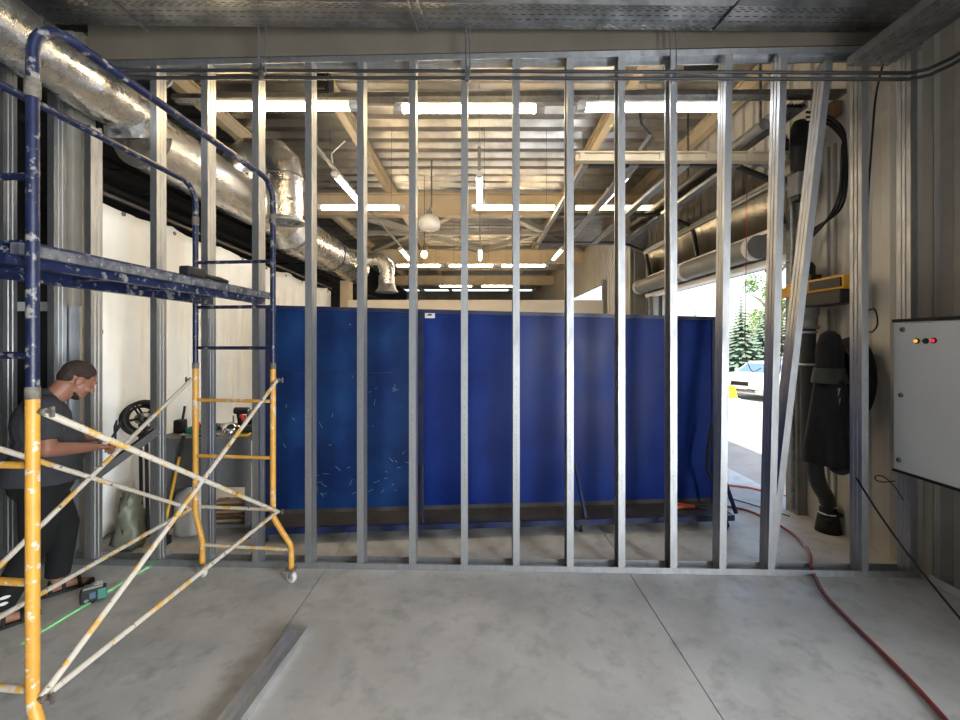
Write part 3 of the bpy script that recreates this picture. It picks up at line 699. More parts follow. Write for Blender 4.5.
t = thing('cordless_drill', 'black cordless drill standing on the workbench behind the grinder', 'drill', (-2.300, 3.98, BZ_))
obj('battery', MB().box((-2.320,3.94,BZ_), (-2.230,4.02,BZ_+.05)), 'tool_dark', t, .006)
obj('grip', MB().bar((-2.275,3.98,BZ_+.05), (-2.290,3.98,BZ_+.15), .035, .05), 'tool_dark', t, .006)
obj('motor_body', MB().cyl((-2.330,3.98,BZ_+.17), (-2.200,3.98,BZ_+.17), .032), 'tool_dark', t)
obj('chuck', MB().cyl((-2.200,3.98,BZ_+.17), (-2.155,3.98,BZ_+.17), .02, 12, .012), 'chrome', t)
t = thing('spray_gun', 'black upright tool with a thin neck on the workbench', 'tool', (-2.720, 3.8, BZ_))
obj('body', MB().box((-2.760,3.76,BZ_), (-2.680,3.84,BZ_+.12)), 'tool_dark', t, .012)
obj('neck', MB().tube([(-2.700,3.8,BZ_+.12),(-2.685,3.8,BZ_+.2),(-2.680,3.8,BZ_+.24)], .010, 8), 'tool_dark', t)
t = thing('tool_tray', 'green shallow tool tray on the workbench', 'tray', (-2.570, 3.85, BZ_))
obj('tray', MB().box((-2.650,3.75,BZ_), (-2.450,3.95,BZ_+.012)).box((-2.650,3.75,BZ_+.01), (-2.640,3.95,BZ_+.05)).box((-2.460,3.75,BZ_+.01), (-2.450,3.95,BZ_+.05)).box((-2.650,3.75,BZ_+.01), (-2.450,3.76,BZ_+.05)).box((-2.650,3.94,BZ_+.01), (-2.450,3.95,BZ_+.05)), 'tool_green', t)
obj('knob', MB().lathe([(0,0),(.022,0),(.026,.02),(.018,.03),(.03,.05),(.02,.07),(0,.075)], (-2.600,3.85,BZ_+.013), (0,0,1), 14), 'tool_red', t)
t = thing('red_plate', 'red and green round dish on the workbench behind the scaffold post', 'dish', (-2.360, 4.0, BZ_))
obj('dish', MB().lathe([(0,0),(.08,0),(.11,.03),(.105,.03),(.07,.008),(0,.008)], (-2.360,4.0,BZ_), (0,0,1), 20), 'tool_red', t)
obj('spindle', MB().cyl((-2.360,4.0,BZ_+.008), (-2.360,4.0,BZ_+.12), .006, 8), 'chrome', t)
t = thing('angle_grinder', 'dark angle grinder lying on the workbench near the blue screen', 'grinder', (-2.12, 3.72, BZ_))
obj('body', MB().tube([(-2.16,3.70,BZ_+.045),(-2.08,3.72,BZ_+.05),(-2.02,3.74,BZ_+.05)], [.028,.036,.04], 12), 'tool_dark', t)
obj('disc', MB().lathe([(0,0),(.06,0),(.06,.004),(0,.004)], (-2.20,3.69,BZ_+.055), (.3,-.5,.8), 20), 'galv_dark', t)
obj('guard', MB().lathe([(.03,.004),(.066,.004),(.068,.02),(.03,.03)], (-2.20,3.69,BZ_+.055), (.3,-.5,.8), 20), 'chrome', t)
t = thing('red_clamp', 'red-handled clamp standing on the workbench', 'clamp', (-2.160, 3.84, BZ_))
obj('bar', MB().bar((-2.170,3.84,BZ_), (-2.160,3.84,BZ_+.15), .012, .02), 'chrome', t)
obj('handle', MB().lathe([(0,0),(.018,.005),(.014,.03),(.02,.06),(0,.07)], (-2.155,3.82,BZ_+.10), (-.3,-.3,1), 12), 'tool_red', t)
t = thing('pliers', 'black-handled pliers lying on the workbench front edge', 'pliers', (-2.34, 3.66, BZ_))
for s_ in (-1, 1):
    obj('handle', MB().tube([(-2.33,3.66+.004*s_,BZ_+.012),(-2.38,3.66+.018*s_,BZ_+.012),(-2.44,3.66+.022*s_,BZ_+.012)], .009, 8), 'rubber', t)
    obj('jaw', MB().tube([(-2.33,3.66,BZ_+.012),(-2.30,3.66+.008*s_,BZ_+.012),(-2.275,3.66+.001*s_,BZ_+.012)], [.009,.008,.003], 8), 'chrome', t)
t = thing('paint_can', 'small dark paint can standing at the back of the workbench', 'can', (-2.26, 4.15, BZ_))
obj('can', MB().lathe([(0,0),(.05,0),(.05,.11),(.046,.115),(0,.115)], (-2.26,4.15,BZ_), (0,0,1), 18), 'tool_dark', t)
obj('rim', MB().lathe([(.046,.112),(.052,.112),(.052,.12),(.046,.12)], (-2.26,4.15,BZ_), (0,0,1), 18), 'chrome', t)
t = thing('cable_coil', 'coil of black cable on the workbench end', 'cable', (-2.06, 4.08, BZ_))
mb = MB()
for k in range(4): mb.tube([(-2.08+.07*math.cos(a*math.pi/10), 4.08+.07*math.sin(a*math.pi/10), BZ_+.014+.021*k) for a in range(20)], .011, 6, closed=True)
obj('coil', mb, 'rubber', t)
tag(obj('wrench', MB().bar((-2.60,3.66,BZ_+.008), (-2.42,3.70,BZ_+.008), .02, .008).cyl((-2.60,3.66,BZ_), (-2.60,3.66,BZ_+.018), .022, 8).cyl((-2.42,3.70,BZ_), (-2.42,3.70,BZ_+.018), .02, 8), 'galv'), 'flat steel wrench lying on the edge of the workbench', 'wrench')
tag(obj('yellow_pry_bar', MB().tube([(-2.10,3.63,BZ_+.012),(-2.02,3.64,BZ_+.012),(-2.0,3.65,BZ_+.03)], .012, 8), 'tool_yellow'), 'short yellow pry bar on the workbench corner', 'pry bar')
t = thing('yellow_broom', 'yellow broom handle with a dark grip leaning on the workbench', 'broom', fl(165, 560))
p0, p1 = at(167, 515, 3.56), at(183, 440, 3.58)
bot = p0 + (p0-p1)*((p0.z-.06)/(p1.z-p0.z))
obj('handle', MB().cyl(bot, p0.lerp(p1, .78), .012, 10), 'tool_yellow', t); obj('grip', MB().cyl(p0.lerp(p1,.78), p1+(p1-p0)*.06, .014, 10), 'black_pipe', t)
obj('head', MB().box((bot.x-.06, bot.y-.03, 0), (bot.x+.06, bot.y+.03, .07)), 'tool_dark', t, .005)
# black cable reel leaning by the tarp
c = at(143, 418, 3.72); ax = Vector((.75, -.62, .2)).normalized()
t = thing('cable_reel', 'black round cable reel propped against the tarpaulin beside the workbench', 'cable reel', c - Vector((0,0,.2)))
for s in (-.06, .06):
    obj('flange', MB().lathe([(.125,-.008),(.15,-.008),(.156,0),(.15,.008),(.125,.008),(.125,-.008)], c+ax*s, ax, 28), 'motor_black', t)
    for k in range(5):
        u_ = ax.orthogonal().normalized(); u_ = Matrix.Rotation(R(72*k), 3, ax) @ u_; obj('spoke', MB().cyl(c+ax*s, c+ax*s+u_*.13, .009, 6), 'motor_black', t)
obj('drum', MB().lathe([(.095,-.055),(.115,-.03),(.10,-.01),(.115,.01),(.10,.03),(.115,.05)], c, ax, 24), 'rubber', t)
obj('hub', MB().lathe([(0,.085),(.035,.085),(.05,.06),(.05,-.08),(0,-.08)], c, ax, 14), 'galv_dark', t)
obj('stand', MB().tube([c+ax*.085, c+ax*.1+Vector((0,0,-.05)), Vector((c.x+.1, c.y-.07, .02))], .014, 8).tube([c-ax*.08, c-ax*.1+Vector((0,0,-.05)), Vector((c.x-.06, c.y+.06, .02))], .014, 8), 'black_pipe', t)
# crumpled greenish film sacks on the floor behind the wall
for (p, w, h, m, lab, sd_) in ((V((-2.92,3.50,0)), .10, .46, 'tarp_green', 'crumpled grey-green film sack standing by the tarpaulin', 1),):
    rr = random.Random(sd_); mb = MB(); pr = []
    for k in range(9):
        q_ = k/8; pr.append((w*(1.0-.55*q_**1.6)*(1+.15*rr.uniform(-1,1)), h*q_))
    mb.lathe([(0,0)]+pr+[(0,h*1.01)], p, (0,0,1), 18)
    for v in mb.v: v += Vector((rr.uniform(-.022,.022), rr.uniform(-.022,.022), rr.uniform(0,.02)))
    tag(obj('plastic_sack', mb, m), lab, 'sack')

# ------------------------------------------------------------------ scaffold
A_ = Vector((-1.548, 1.45, 0)); B_ = Vector((-2.13, 1.50, 0)); C_ = Vector((-1.486, 3.00, 0)); D_ = Vector((-2.080, 3.06, 0))
sf = thing('scaffold_tower', 'paint-spattered rolling scaffold tower, yellow below and blue above', 'scaffold', (-1.8, 2.2, 0))
PR = .0195; ZJ, ZR = 1.55, 2.85
foot = {}
for nm, P, off in (('a', A_, Vector((.10,-.03,0))), ('b', B_, Vector((-.05,-.05,0))), ('c', C_, Vector((.135,-.01,0))), ('d', D_, Vector((.05,.0,0)))):
    z = lambda h: Vector((0,0,h))
    pts = [P+off+z(.10), P+off+z(.24), P+off*.93+z(.275), P+off*.5+z(.36), P+off*.08+z(.45), P+z(.49), P+z(.60), P+z(1.0), P+z(ZJ)]
    lg = obj('leg', MB().tube(pts, PR, 12), 'scaf_yellow', sf); foot[nm] = P+off
    cp = P+off
    cs = obj('caster', MB().lathe([(.016,-.014),(.03,-.016),(.043,-.013),(.046,0),(.043,.013),(.03,.016),(.016,.014)], cp+Vector((.0,0,.046)), (.5,1,0), 18), 'lamp_body', sf)
    obj('caster_plate', MB().cbox(cp+Vector((0,0,.097)), (.075,.06,.008)).bar(cp+Vector((.0,-.03,.095)), cp+Vector((.06,-.05,.12)), .02, .006), 'galv', cs)
    obj('fork', MB().bar(cp+Vector((-.01,.022,.04)), cp+Vector((-.01,.022,.095)), .03, .004).bar(cp+Vector((.01,-.022,.04)), cp+Vector((.01,-.022,.095)), .03, .004).cyl(cp+Vector((-.01,.024,.046)), cp+Vector((.01,-.024,.046)), .006, 8), 'galv', cs)
    obj('joint_sleeve', MB().tube([P+z(ZJ-.03), P+z(ZJ-.027), P+z(ZJ+.01), P+z(ZJ+.013)], [PR, PR+.0018, PR+.0018, PR], 12), 'scaf_joint', sf)
# upper blue hoops: up, along, down
for P, Q in ((A_, C_), (B_, D_)):
    n = (Q - P).normalized()
    pts = [P+Vector((0,0,ZJ)), P+Vector((0,0,2.2)), P+Vector((0,0,ZR-.13))]
    pts += [P+n*.13+Vector((0,0,ZR-.13)) + (-n*math.cos(R(a)) + Vector((0,0,math.sin(R(a)))))*.13 for a in (20,40,60,80,90)]
    pts += [P.lerp(Q,.5)+Vector((0,0,ZR))]
    pts += [Q-n*.13+Vector((0,0,ZR-.13)) + (n*math.cos(R(a)) + Vector((0,0,math.sin(R(a)))))*.13 for a in (90,80,60,40,20)]
    pts += [Q+Vector((0,0,ZR-.13)), Q+Vector((0,0,2.2)), Q+Vector((0,0,ZJ))]
    obj('guard_hoop', MB().tube(pts, PR*.95, 12), 'scaf_blue', sf)
    for S in (P, Q): obj('weld_collar', MB().tube([S+Vector((0,0,2.56)), S+Vector((0,0,2.565)), S+Vector((0,0,2.62)), S+Vector((0,0,2.625))], [PR, PR+.003, PR+.003, PR], 12), 'scaf_joint', sf)
for P, Q in ((A_, B_), (C_, D_)):
    fa, fb = (foot['a'], foot['b']) if P is A_ else (foot['c'], foot['d'])
    obj('rung', MB().cyl(fa+Vector((0,0,.235)), fb+Vector((0,0,.235)), .012, 10), 'scaf_pale', sf)
    for h in (.515, .885, 1.29):
        obj('rung', MB().cyl(P+Vector((0,0,h)), Q+Vector((0,0,h)), .0125, 10), 'scaf_yellow' if h > .6 else 'scaf_pale', sf)
    for h in (1.67, 1.965, 2.29):
        obj('rung', MB().cyl(P+Vector((0,0,h)), Q+Vector((0,0,h)), .0125, 10), 'scaf_blue', sf)
def wing(p, d):
    obj('wing_nut', MB().cyl(p, p+d*.05, .006, 8).bar(p+d*.05+Vector((0,0,-.018)), p+d*.05+Vector((0,0,.018)), .008, .012).cyl(p+d*.018, p+d*.028, .014, 8), 'scaf_joint', sf)
for P, Q, s in ((A_, C_, 1), (B_, D_, -1)):
    e = Vector((.03*s, 0, 0))
    for (h0, h1, m) in ((1.475, .50, 'scaf_pale'), (.49, 1.44, 'scaf_pale'), (.485, .50, 'scaf_pale')):
        k = .008*(h0 > 1) * s
        obj('brace', MB().cyl(P+e+Vector((k,0,h0)), Q+e+Vector((k,-.0,h1)), .0125, 10), m, sf)
    for P2, h in ((P, 1.475), (P, .485), (Q, 1.44), (Q, .50)): wing(P2+Vector((.018*s,0,h)), Vector((s,0,0)))
n = (C_-A_).normalized()
pl = obj('platform', MB().add([A_+Vector((-.02,-.02,2.05)), C_+Vector((-.02,.03,2.05)), D_+Vector((.02,.03,2.05)), B_+Vector((.02,-.02,2.05)),
      A_+Vector((-.02,-.02,2.065)), C_+Vector((-.02,.03,2.065)), D_+Vector((.02,.03,2.065)), B_+Vector((.02,-.02,2.065))], [(0,3,2,1),(4,5,6,7),(0,1,5,4),(1,2,6,5),(2,3,7,6),(3,0,4,7)]), 'scaf_blue', sf)
for P, Q, s in ((A_, C_, -1), (B_, D_, 1)):
    obj('platform_edge', MB().bar(P+Vector((.03*s,-.03,2.035)), Q+Vector((.03*s,.04,2.04)), .03, .038), 'deck_board', pl)
    obj('platform_beam', MB().bar(P+Vector((.09*s,-.02,2.015)), Q+Vector((.09*s,.03,2.015)), .04, .06), 'scaf_blue', pl)
for k in range(4):
    P = A_.lerp(C_, .12+.25*k); Q = B_.lerp(D_, .12+.25*k)
    obj('cross_member', MB().bar(P+Vector((-.05,0,2.03)), Q+Vector((.05,0,2.03)), .03, .03), 'scaf_blue', pl)
# tool on the platform
q0 = Vector((-1.560, 2.27, 2.066))
t = thing('hand_tool', 'dark block-headed hand tool lying on the scaffold platform', 'tool', q0)
obj('head', MB().cbox(q0+Vector((0,0,.026)), (.06,.13,.052)), 'tool_dark', t, .01)
obj('handle', MB().tube([q0+Vector((0,.06,.026)), q0+Vector((-.005,.15,.022)), q0+Vector((-.01,.25,.022)), q0+Vector((-.012,.33,.02))], [.018,.012,.017,.012], 8), 'rubber', t)

# ------------------------------------------------------------------ the worker (built facing +x, then turned)
man = thing('person', 'man in grey t-shirt and black trousers cutting a steel profile beside the scaffold', 'person', (0,0,0))
V = Vector
HC = V((.165, 0, 1.452)); HM = (Matrix.Rotation(R(14), 3, 'Z') @ Matrix.Rotation(R(33), 3, 'Y'))
def h(x, y, z): return HC + HM @ V((x, y, z))
RW, LW = V((.235,-.13,1.005)), V((.285,.085,1.03))
b = MB()
# head: skull, face, jaw, nose, ears, brow
b.ell(h(-.01,0,.035), (.098,.077,.09), HM); b.ell(h(.035,0,-.02), (.062,.06,.09), HM); b.ell(h(.05,0,-.085), (.042,.045,.03), HM)
b.ell(h(.01,0,-.065), (.06,.058,.04), HM)
b.cap(h(.095,0,.01), h(.116,0,-.026), .010, .016); b.ell(h(.085,0,.028), (.018,.05,.012), HM)
b.ell(h(.088,0,-.058), (.012,.026,.006), HM); b.ell(h(.086,0,-.07), (.012,.022,.006), HM)
for s in (-1, 1):
    b.ell(h(-.01,.078*s,-.01), (.022,.010,.034), HM); b.ell(h(.086,.03*s,.006), (.010,.014,.008), HM); b.ell(h(.07,.04*s,-.03), (.024,.022,.022), HM)
b.cap((.02,0,1.30), h(-.03,0,-.06), .068, .062); b.cap((.03,0,1.33), h(.0,0,-.07), .06, .05)
# trunk under the clothes
b.ell((0,0,1.17), (.125,.17,.18)); b.ell((.03,0,1.0), (.15,.165,.17)); b.ell((0,0,.86), (.13,.155,.12))
b.cap((0,-.16,1.30), (0,.16,1.30), .06, .06)
for s, W, E in ((-1, RW, V((.005,-.265,1.055))), (1, LW, V((.05,.255,1.07)))):
    S = V((0,.19*s,1.295)); b.cap(S, E, .055, .046); b.cap(E, E.lerp(W,.35), .046, .044); b.cap(E.lerp(W,.35), W, .044, .028)
for s, hip, kn, an in ((-1, V((-.01,-.09,.84)), V((-.03,-.115,.46)), V((-.20,-.118,.09))), (1, V((.01,.09,.84)), V((.115,.11,.46)), V((.08,.118,.09)))):
    b.cap(hip, kn, .085, .06); b.cap(kn, kn.lerp(an,.35), .058, .058); b.cap(kn.lerp(an,.35), an, .058, .036)
    b.cap(an+V((-.045,0,-.055)), an+V((.03,0,-.045)), .032, .034); b.cap(an+V((.0,0,-.03)), an+V((.12,.0,-.064)), .036, .024)
    for k in range(5): b.cap(an+V((.12,(.03-.015*k)*-s*-1,-.066)), an+V((.165-.008*k,(.034-.017*k)*-s*-1,-.072)), .013, .011-.001*k)
# hands: palm, four fingers, thumb each
def hand(W, dirv, curl, side):
    d = V(dirv).normalized(); up = V((0,0,1)); lat = d.cross(up).normalized(); nrm = lat.cross(d).normalized()
    pc = W + d*.05
    b.ell(pc, (1,1,1), Matrix(((d.x*.055,lat.x*.04,nrm.x*.018),(d.y*.055,lat.y*.04,nrm.y*.018),(d.z*.055,lat.z*.04,nrm.z*.018))))
    for k, L in enumerate((.072,.08,.075,.06)):
        o = pc + d*.038 + lat*(.028-.019*k); a = o; ang = 0
        for j, fr in enumerate((.42,.33,.25)):
            ang += R(curl*(.7,1,1)[j]); dv = d*math.cos(ang) - nrm*math.sin(ang)
            e = a + dv*L*fr; b.cap(a, e, .0098-.0008*j, .009-.0008*j, 8); a = e
    o = pc - d*.02 + lat*.03*side; e = o + d*.03 + lat*.028*side - nrm*.012; b.cap(o, e, .013, .011, 8); b.cap(e, e+d*.032-nrm*.014+lat*.002*side, .011, .008, 8)
hand(RW, (.72,.55,-.18), 34, -1); hand(LW, (.62,-.62,-.25), 38, 1)
body = remesh(obj('body', b, 'skin', man), .0062, 5)
hb = MB()
hb.ell(h(-.018,0,.05), (.098,.080,.082), HM); hb.ell(h(-.06,0,.005), (.052,.066,.06), HM)
for s_ in (-1, 1): hb.cap(h(-.03,.066*s_,.03), h(.02,.068*s_,.035), .02, .014)
remesh(obj('hair', hb, 'hair', man), .006, 3)
hb = MB(); hb.ell(h(.045,0,-.098), (.040,.040,.020), HM)
for s_ in (-1, 1): hb.cap(h(.02,.050*s_,-.085), h(.05,.036*s_,-.098), .009, .012)
remesh(obj('beard', hb, 'hair', man), .005, 2)
for s_ in (-1, 1):
    obj('eye', MB().ell(h(.090,.03*s_,.004), (.006,.009,.005), HM), 'tool_dark', man)
    obj('eyebrow', MB().cap(h(.098,.018*s_,.03), h(.088,.046*s_,.028), .005, .004), 'hair', man)
# shirt
c = MB(); c.ell((0,0,1.18), (.148,.195,.19)); c.ell((.035,0,1.0), (.185,.195,.19)); c.ell((-.01,0,.9), (.155,.175,.10)); c.cap((-.005,-.17,1.295), (-.005,.17,1.295), .082, .082)
c.cap((.0,0,1.28),(.03,0,1.335), .098, .082)
c.tube([(.0,0,.81), (.01,0,.96)], [.198,.185], 28)
for s, E in ((-1, V((.005,-.265,1.055))), (1, V((.05,.255,1.07)))):
    S = V((0,.19*s,1.295)); c.cap(S, S.lerp(E,.30), .082, .08); c.tube([S.lerp(E,.2), S.lerp(E,.78)], [.08,.078], 16)
remesh(obj('shirt', c, 'shirt', man), .0085, 5)
# trousers
c = MB(); c.ell((0,0,.80), (.162,.175,.13))
for s, hip, kn, an in ((-1, V((-.01,-.09,.80)), V((-.03,-.115,.46)), V((-.20,-.118,.09))), (1, V((.01,.09,.80)), V((.115,.11,.46)), V((.08,.118,.09)))):
    c.cap(hip, kn, .106, .08); c.cap(kn, kn.lerp(an,.55), .08, .073); c.tube([kn.lerp(an,.5), kn.lerp(an,.93)], [.073,.066], 18)
tro = remesh(obj('trousers', c, 'trousers', man), .009, 4)
an = V((-.20,-.118,.09))
for k, (z_, ww) in enumerate(((.20,.05),(.165,.04))):
    obj('white_print', MB().ell((-.165-.005*k,-.189,z_), (ww*.5,.004,.010)), 'white_plastic', tro)
for s, an in ((-1, V((-.20,-.118,.09))), (1, V((.08,.118,.09)))):
    sd_ = obj('sandal', MB().add([(an.x+x, an.y+y, z) for z in (.001,.02) for x, y in ((-.085,-.035),(-.05,-.045),(.06,-.048),(.15,-.045),(.19,-.02),(.19,.02),(.15,.045),(.06,.048),(-.05,.045),(-.085,.035))],
        [tuple(range(10))[::-1], tuple(range(10,20))] + [(i, (i+1) % 10, 10+(i+1) % 10, 10+i) for i in range(10)]), 'rubber', man)
    for x, zt2, ry in ((.11,.062,.05),(.03,.096,.046),(-.035,.085,.04)):
        obj('strap', MB().tube([(an.x+x, an.y+ry*math.cos(R(a)), .012+ (zt2-.012)*math.sin(R(a))) for a in range(0,181,20)], .010, 6), 'rubber', sd_)
man.location = (-2.86, 2.735, 0); man.rotation_euler = (0, 0, R(50))
# profile being cut and snips
def mw(p): return V((-2.86, 2.735, 0)) + Matrix.Rotation(R(50), 3, 'Z') @ V(p)
p0, p1 = at(92, 478, 2.80), at(157, 431, 3.06)
tag(obj('steel_profile', MB().prism([(-.03,-.025),(.03,-.025),(.03,.025),(.026,.025),(.026,-.021),(-.026,-.021),(-.026,.025),(-.03,.025)], p0, p1), 'motor_black'), 'short dark steel profile held in the hands of the man', 'steel profile')
hp = mw((.37,.03,1.06)); up_ = V((.25,.1,1)).normalized()
t = thing('tin_snips', 'dark tin snips held upright in the hand of the man', 'snips', hp)
for s in (-1, 1):
    obj('blade', MB().tube([hp, hp+up_*.04+V((.012*s,0,0)), hp+up_*.09+V((.02*s,0,0))], [.010,.012,.004], 8), 'tool_dark', t)
    obj('handle', MB().tube([hp, hp-up_*.05+V((.016*s,0,0)), hp-up_*.11+V((.012*s,0,0))], .008, 8), 'tool_dark', t)

# ------------------------------------------------------------------ laser level
lp = fl(89, 604) + V((0,.03,0)); t = thing('laser_level', 'small dark green-trimmed laser level box on the floor by the sandal', 'laser level', lp)
RZ = Matrix.Rotation(R(38), 3, 'Z')
def lv(x, y, z): return lp + RZ @ V((x, y, z))
obj('body', MB().cbox(lv(0,0,.05), (.13,.07,.085), RZ), 'tool_dark', t, .012)
obj('top_cap', MB().cbox(lv(0,0,.10), (.10,.06,.018), RZ).cbox(lv(.02,0,.113), (.03,.04,.012), RZ), 'chrome', t, .004)
obj('bumper', MB().cbox(lv(.045,0,.05), (.045,.074,.07), RZ), 'tool_green', t, .006)
obj('window', MB().cbox(lv(.0,-.036,.055), (.03,.004,.04), RZ), 'car_glass', t)
obj('screw', MB().cyl(lv(-.03,-.034,.03), lv(-.03,-.042,.03), .012, 10), 'chrome', t)
for k in range(3): obj('foot', MB().cyl(lv((-.05,.05,0)[k],(.02,.02,-.02)[k],0), lv((-.05,.05,0)[k],(.02,.02,-.02)[k],.012), .009, 8), 'rubber', t)
# its green line: drawn by an added strip lamp just above the floor
e0, e1 = fl(20, 645), fl(150, 566); mid = (e0+e1)/2
ld = bpy.data.lights.new('laser_line_lamp', 'AREA'); ld.shape = 'RECTANGLE'; ld.size = (e1-e0).length; ld.size_y = .002; ld.energy = .035; ld.color = (.1,1,.2)
lo = bpy.data.objects.new('laser_line_lamp', ld); C.objects.link(lo); lo.location = mid + V((0,0,.004))
lo.rotation_euler = (0, 0, math.atan2(e1.y-e0.y, e1.x-e0.x))

# ------------------------------------------------------------------ U track lying on the floor, hoses, cables
p1 = fl(301, 631); p0 = fl(238, 716); d = (p1-p0).normalized(); p0 = p1 - d*2.2
t = thing('steel_track', 'galvanised steel track lying open side up on the concrete floor', 'steel track', (p0+p1)/2)
obj('channel', MB().prism([(-.052,.001),(.052,.001),(.052,.042),(.0505,.042),(.0505,.0025),(-.0505,.0025),(-.0505,.042),(-.052,.042)], p0, p1), 'galv_bright', t)
q = V((-d.y, d.x, 0))
obj('nested_channel', MB().prism([(-.046,.004),(.020,.004),(.020,.050),(.0185,.050),(.0185,.0055),(-.0445,.0055),(-.0445,.050),(-.046,.050)], p0, p1 - d*.06), 'galv_bright', t)
def spline(pts, n=8):
    pts = [V(p) for p in pts]; out = []
    for i in range(len(pts)-1):
        a, b_, c_, d_ = pts[max(i-1,0)], pts[i], pts[i+1], pts[min(i+2,len(pts)-1)]
        for k in range(n):
            t_ = k/n; out.append(.5*((2*b_)+(c_-a)*t_+(2*a-5*b_+4*c_-d_)*t_**2+(3*b_-a-3*c_+d_)*t_**3))
    return out + [pts[-1]]
hz = V((0,0,.0135)); hs = []
for px, py in ((1010,800),(945,722),(905,678),(868,641),(842,615),(824,595),(815,578)): hs.append(fl(px,py)+hz)
hs += [fl(811,572)+V((0,0,.03)), fl(808.5,563)+V((0,-.02,.062)), fl(807,556)+V((0,.0,.062)), fl(804,549)+V((0,0,.03)), fl(799,541)+hz, fl(788,532)+hz, fl(770,522)+hz, fl(748,512)+hz, fl(722,507)+hz, fl(690,503)+hz]
tag(obj('red_hose', MB().tube(spline(hs), .0115, 10), 'red_hose'), 'dark red air hose winding from the doorway across the floor', 'hose')
tag(obj('orange_hose', MB().tube(spline([fl(655,489)+hz, fl(690,486)+hz, fl(722,486)+hz, fl(750,489)+hz, fl(775,495)+hz, fl(812,501)+hz*1.0]), .011, 10), 'orange_hose'), 'thin orange red hose on the floor inside the doorway', 'hose')
tag(obj('thin_wire', MB().tube(spline([fl(722,497)+V((0,0,.006)), fl(745,503)+V((0,0,.006)), fl(790,517)+V((0,0,.006))]), .005, 6), 'rubber'), 'thin black cord on the floor between the two hoses', 'cord')
bc = [at(846,462,3.3), at(862,487,3.03), at(880,515,2.9), at(905,550,2.75), at(935,588,2.6), at(968,628,2.45)]
tag(obj('extension_cable', MB().tube(spline(bc), .0065, 8), 'rubber'), 'black power cord slung from the extraction arm down past the grey cabinet', 'cord')
tag(obj('wire_loop', MB().tube(spline([at(903,500,3.02), at(895,487,3.02), at(884,477,3.02), at(876,476,3.02), at(876,480,3.02), at(884,482,3.02), at(895,481,3.02)]), .004, 6), 'rubber'), 'thin black wire loop below the grey cabinet', 'wire')
for px, py0, py1, Y, m, lab in ((747, 165, 376, 4.4, 'red_cord', 'red pull cord hanging in the doorway, looped at its end'), (781, 250, 385, 4.15, 'red_cord', 'shorter red pull cord hanging beside the jamb')):
    pts = [at(px,py0,Y), at(px-1,(py0+py1)/2,Y), at(px-2,py1-40,Y), at(px-1,py1-20,Y), at(px+5,py1-5,Y), at(px+14,py1-8,Y)] if px < 770 else [at(px,py0,Y), at(px+1,py1-60,Y), at(px-1,py1-15,Y), at(px-5,py1,Y)]
    tag(obj('pull_cord', MB().tube(spline(pts), .0042, 6), m), lab, 'cord')

# ------------------------------------------------------------------ grey electrical cabinet
cx = 2.94; ya, yb, za, zb = 2.18, cx*F/(893-CX), .80, 1.87
cb = thing('electrical_cabinet', 'light grey wall-mounted electrical cabinet with three signal lamps', 'cabinet', (3.05, (ya+yb)/2, za))
obj('body', MB().box((cx+.02, ya, za), (XR-.036, yb, zb)), 'cab_grey', cb, .004)
dd = obj('door', MB().box((cx, ya+.004, za+.012), (cx+.019, yb-.004, zb-.02)), 'cab_grey', cb, .004)
obj('top_lip', MB().box((cx-.004, ya, zb-.018), (cx+.03, yb+.004, zb+.004)), 'rubber', cb)
obj('bottom_lip', MB().box((cx-.004, ya, za-.006), (cx+.03, yb+.004, za+.010)), 'rubber', cb)
def cab(px, py): Y = cx*F/(px-CX); return V((cx, Y, EYE-(py-CY)*Y/F))
for py, px in ((329.5,902.5), (395,901), (460,899)):
    p = cab(px, py); lk = obj('lock', MB().lathe([(0,.0),(.017,.0),(.017,-.006),(.012,-.010),(0,-.010)], p, (1,0,0), 14), 'galv_dark', dd)
    obj('keyhole', MB().cbox(p+V((-.011,0,0)), (.003,.006,.014)), 'rubber', lk)
for px, py, m in ((917,341,'lens_yellow'), (926,341,'lens_green'), (934,340.5,'lens_red')):
    p = cab(px, py); k = obj('signal_lamp', MB().lathe([(0,-.022),(.008,-.02),(.0125,-.012),(.013,-.004)], p, (1,0,0), 14), m, dd)
    obj('bezel', MB().lathe([(.013,-.008),(.019,-.005),(.019,0)], p, (1,0,0), 14), 'rubber', k)
pa, pb = cab(903.5, 323), cab(933, 321); pb.z = pa.z
nm = obj('name_strip', MB().box((cx-.002, pb.y, pa.z-.010), (cx, pa.y, pa.z+.010)), 'white_plastic', dd)
lt = MB(); y = pa.y-.010
for word in (3, 13, 4):
    for k in range(word):
        lt.box((cx-.003, y-.0055, pa.z-.0045), (cx-.0018, y-.004, pa.z+.0045)); lt.box((cx-.003, y-.004, pa.z+(.0032 if k % 2 else -.0045)), (cx-.0018, y-.0015, pa.z+(.0045 if k % 2 else -.003)))
        y -= .0078
    y -= .008
obj('lettering', lt, 'print', nm)

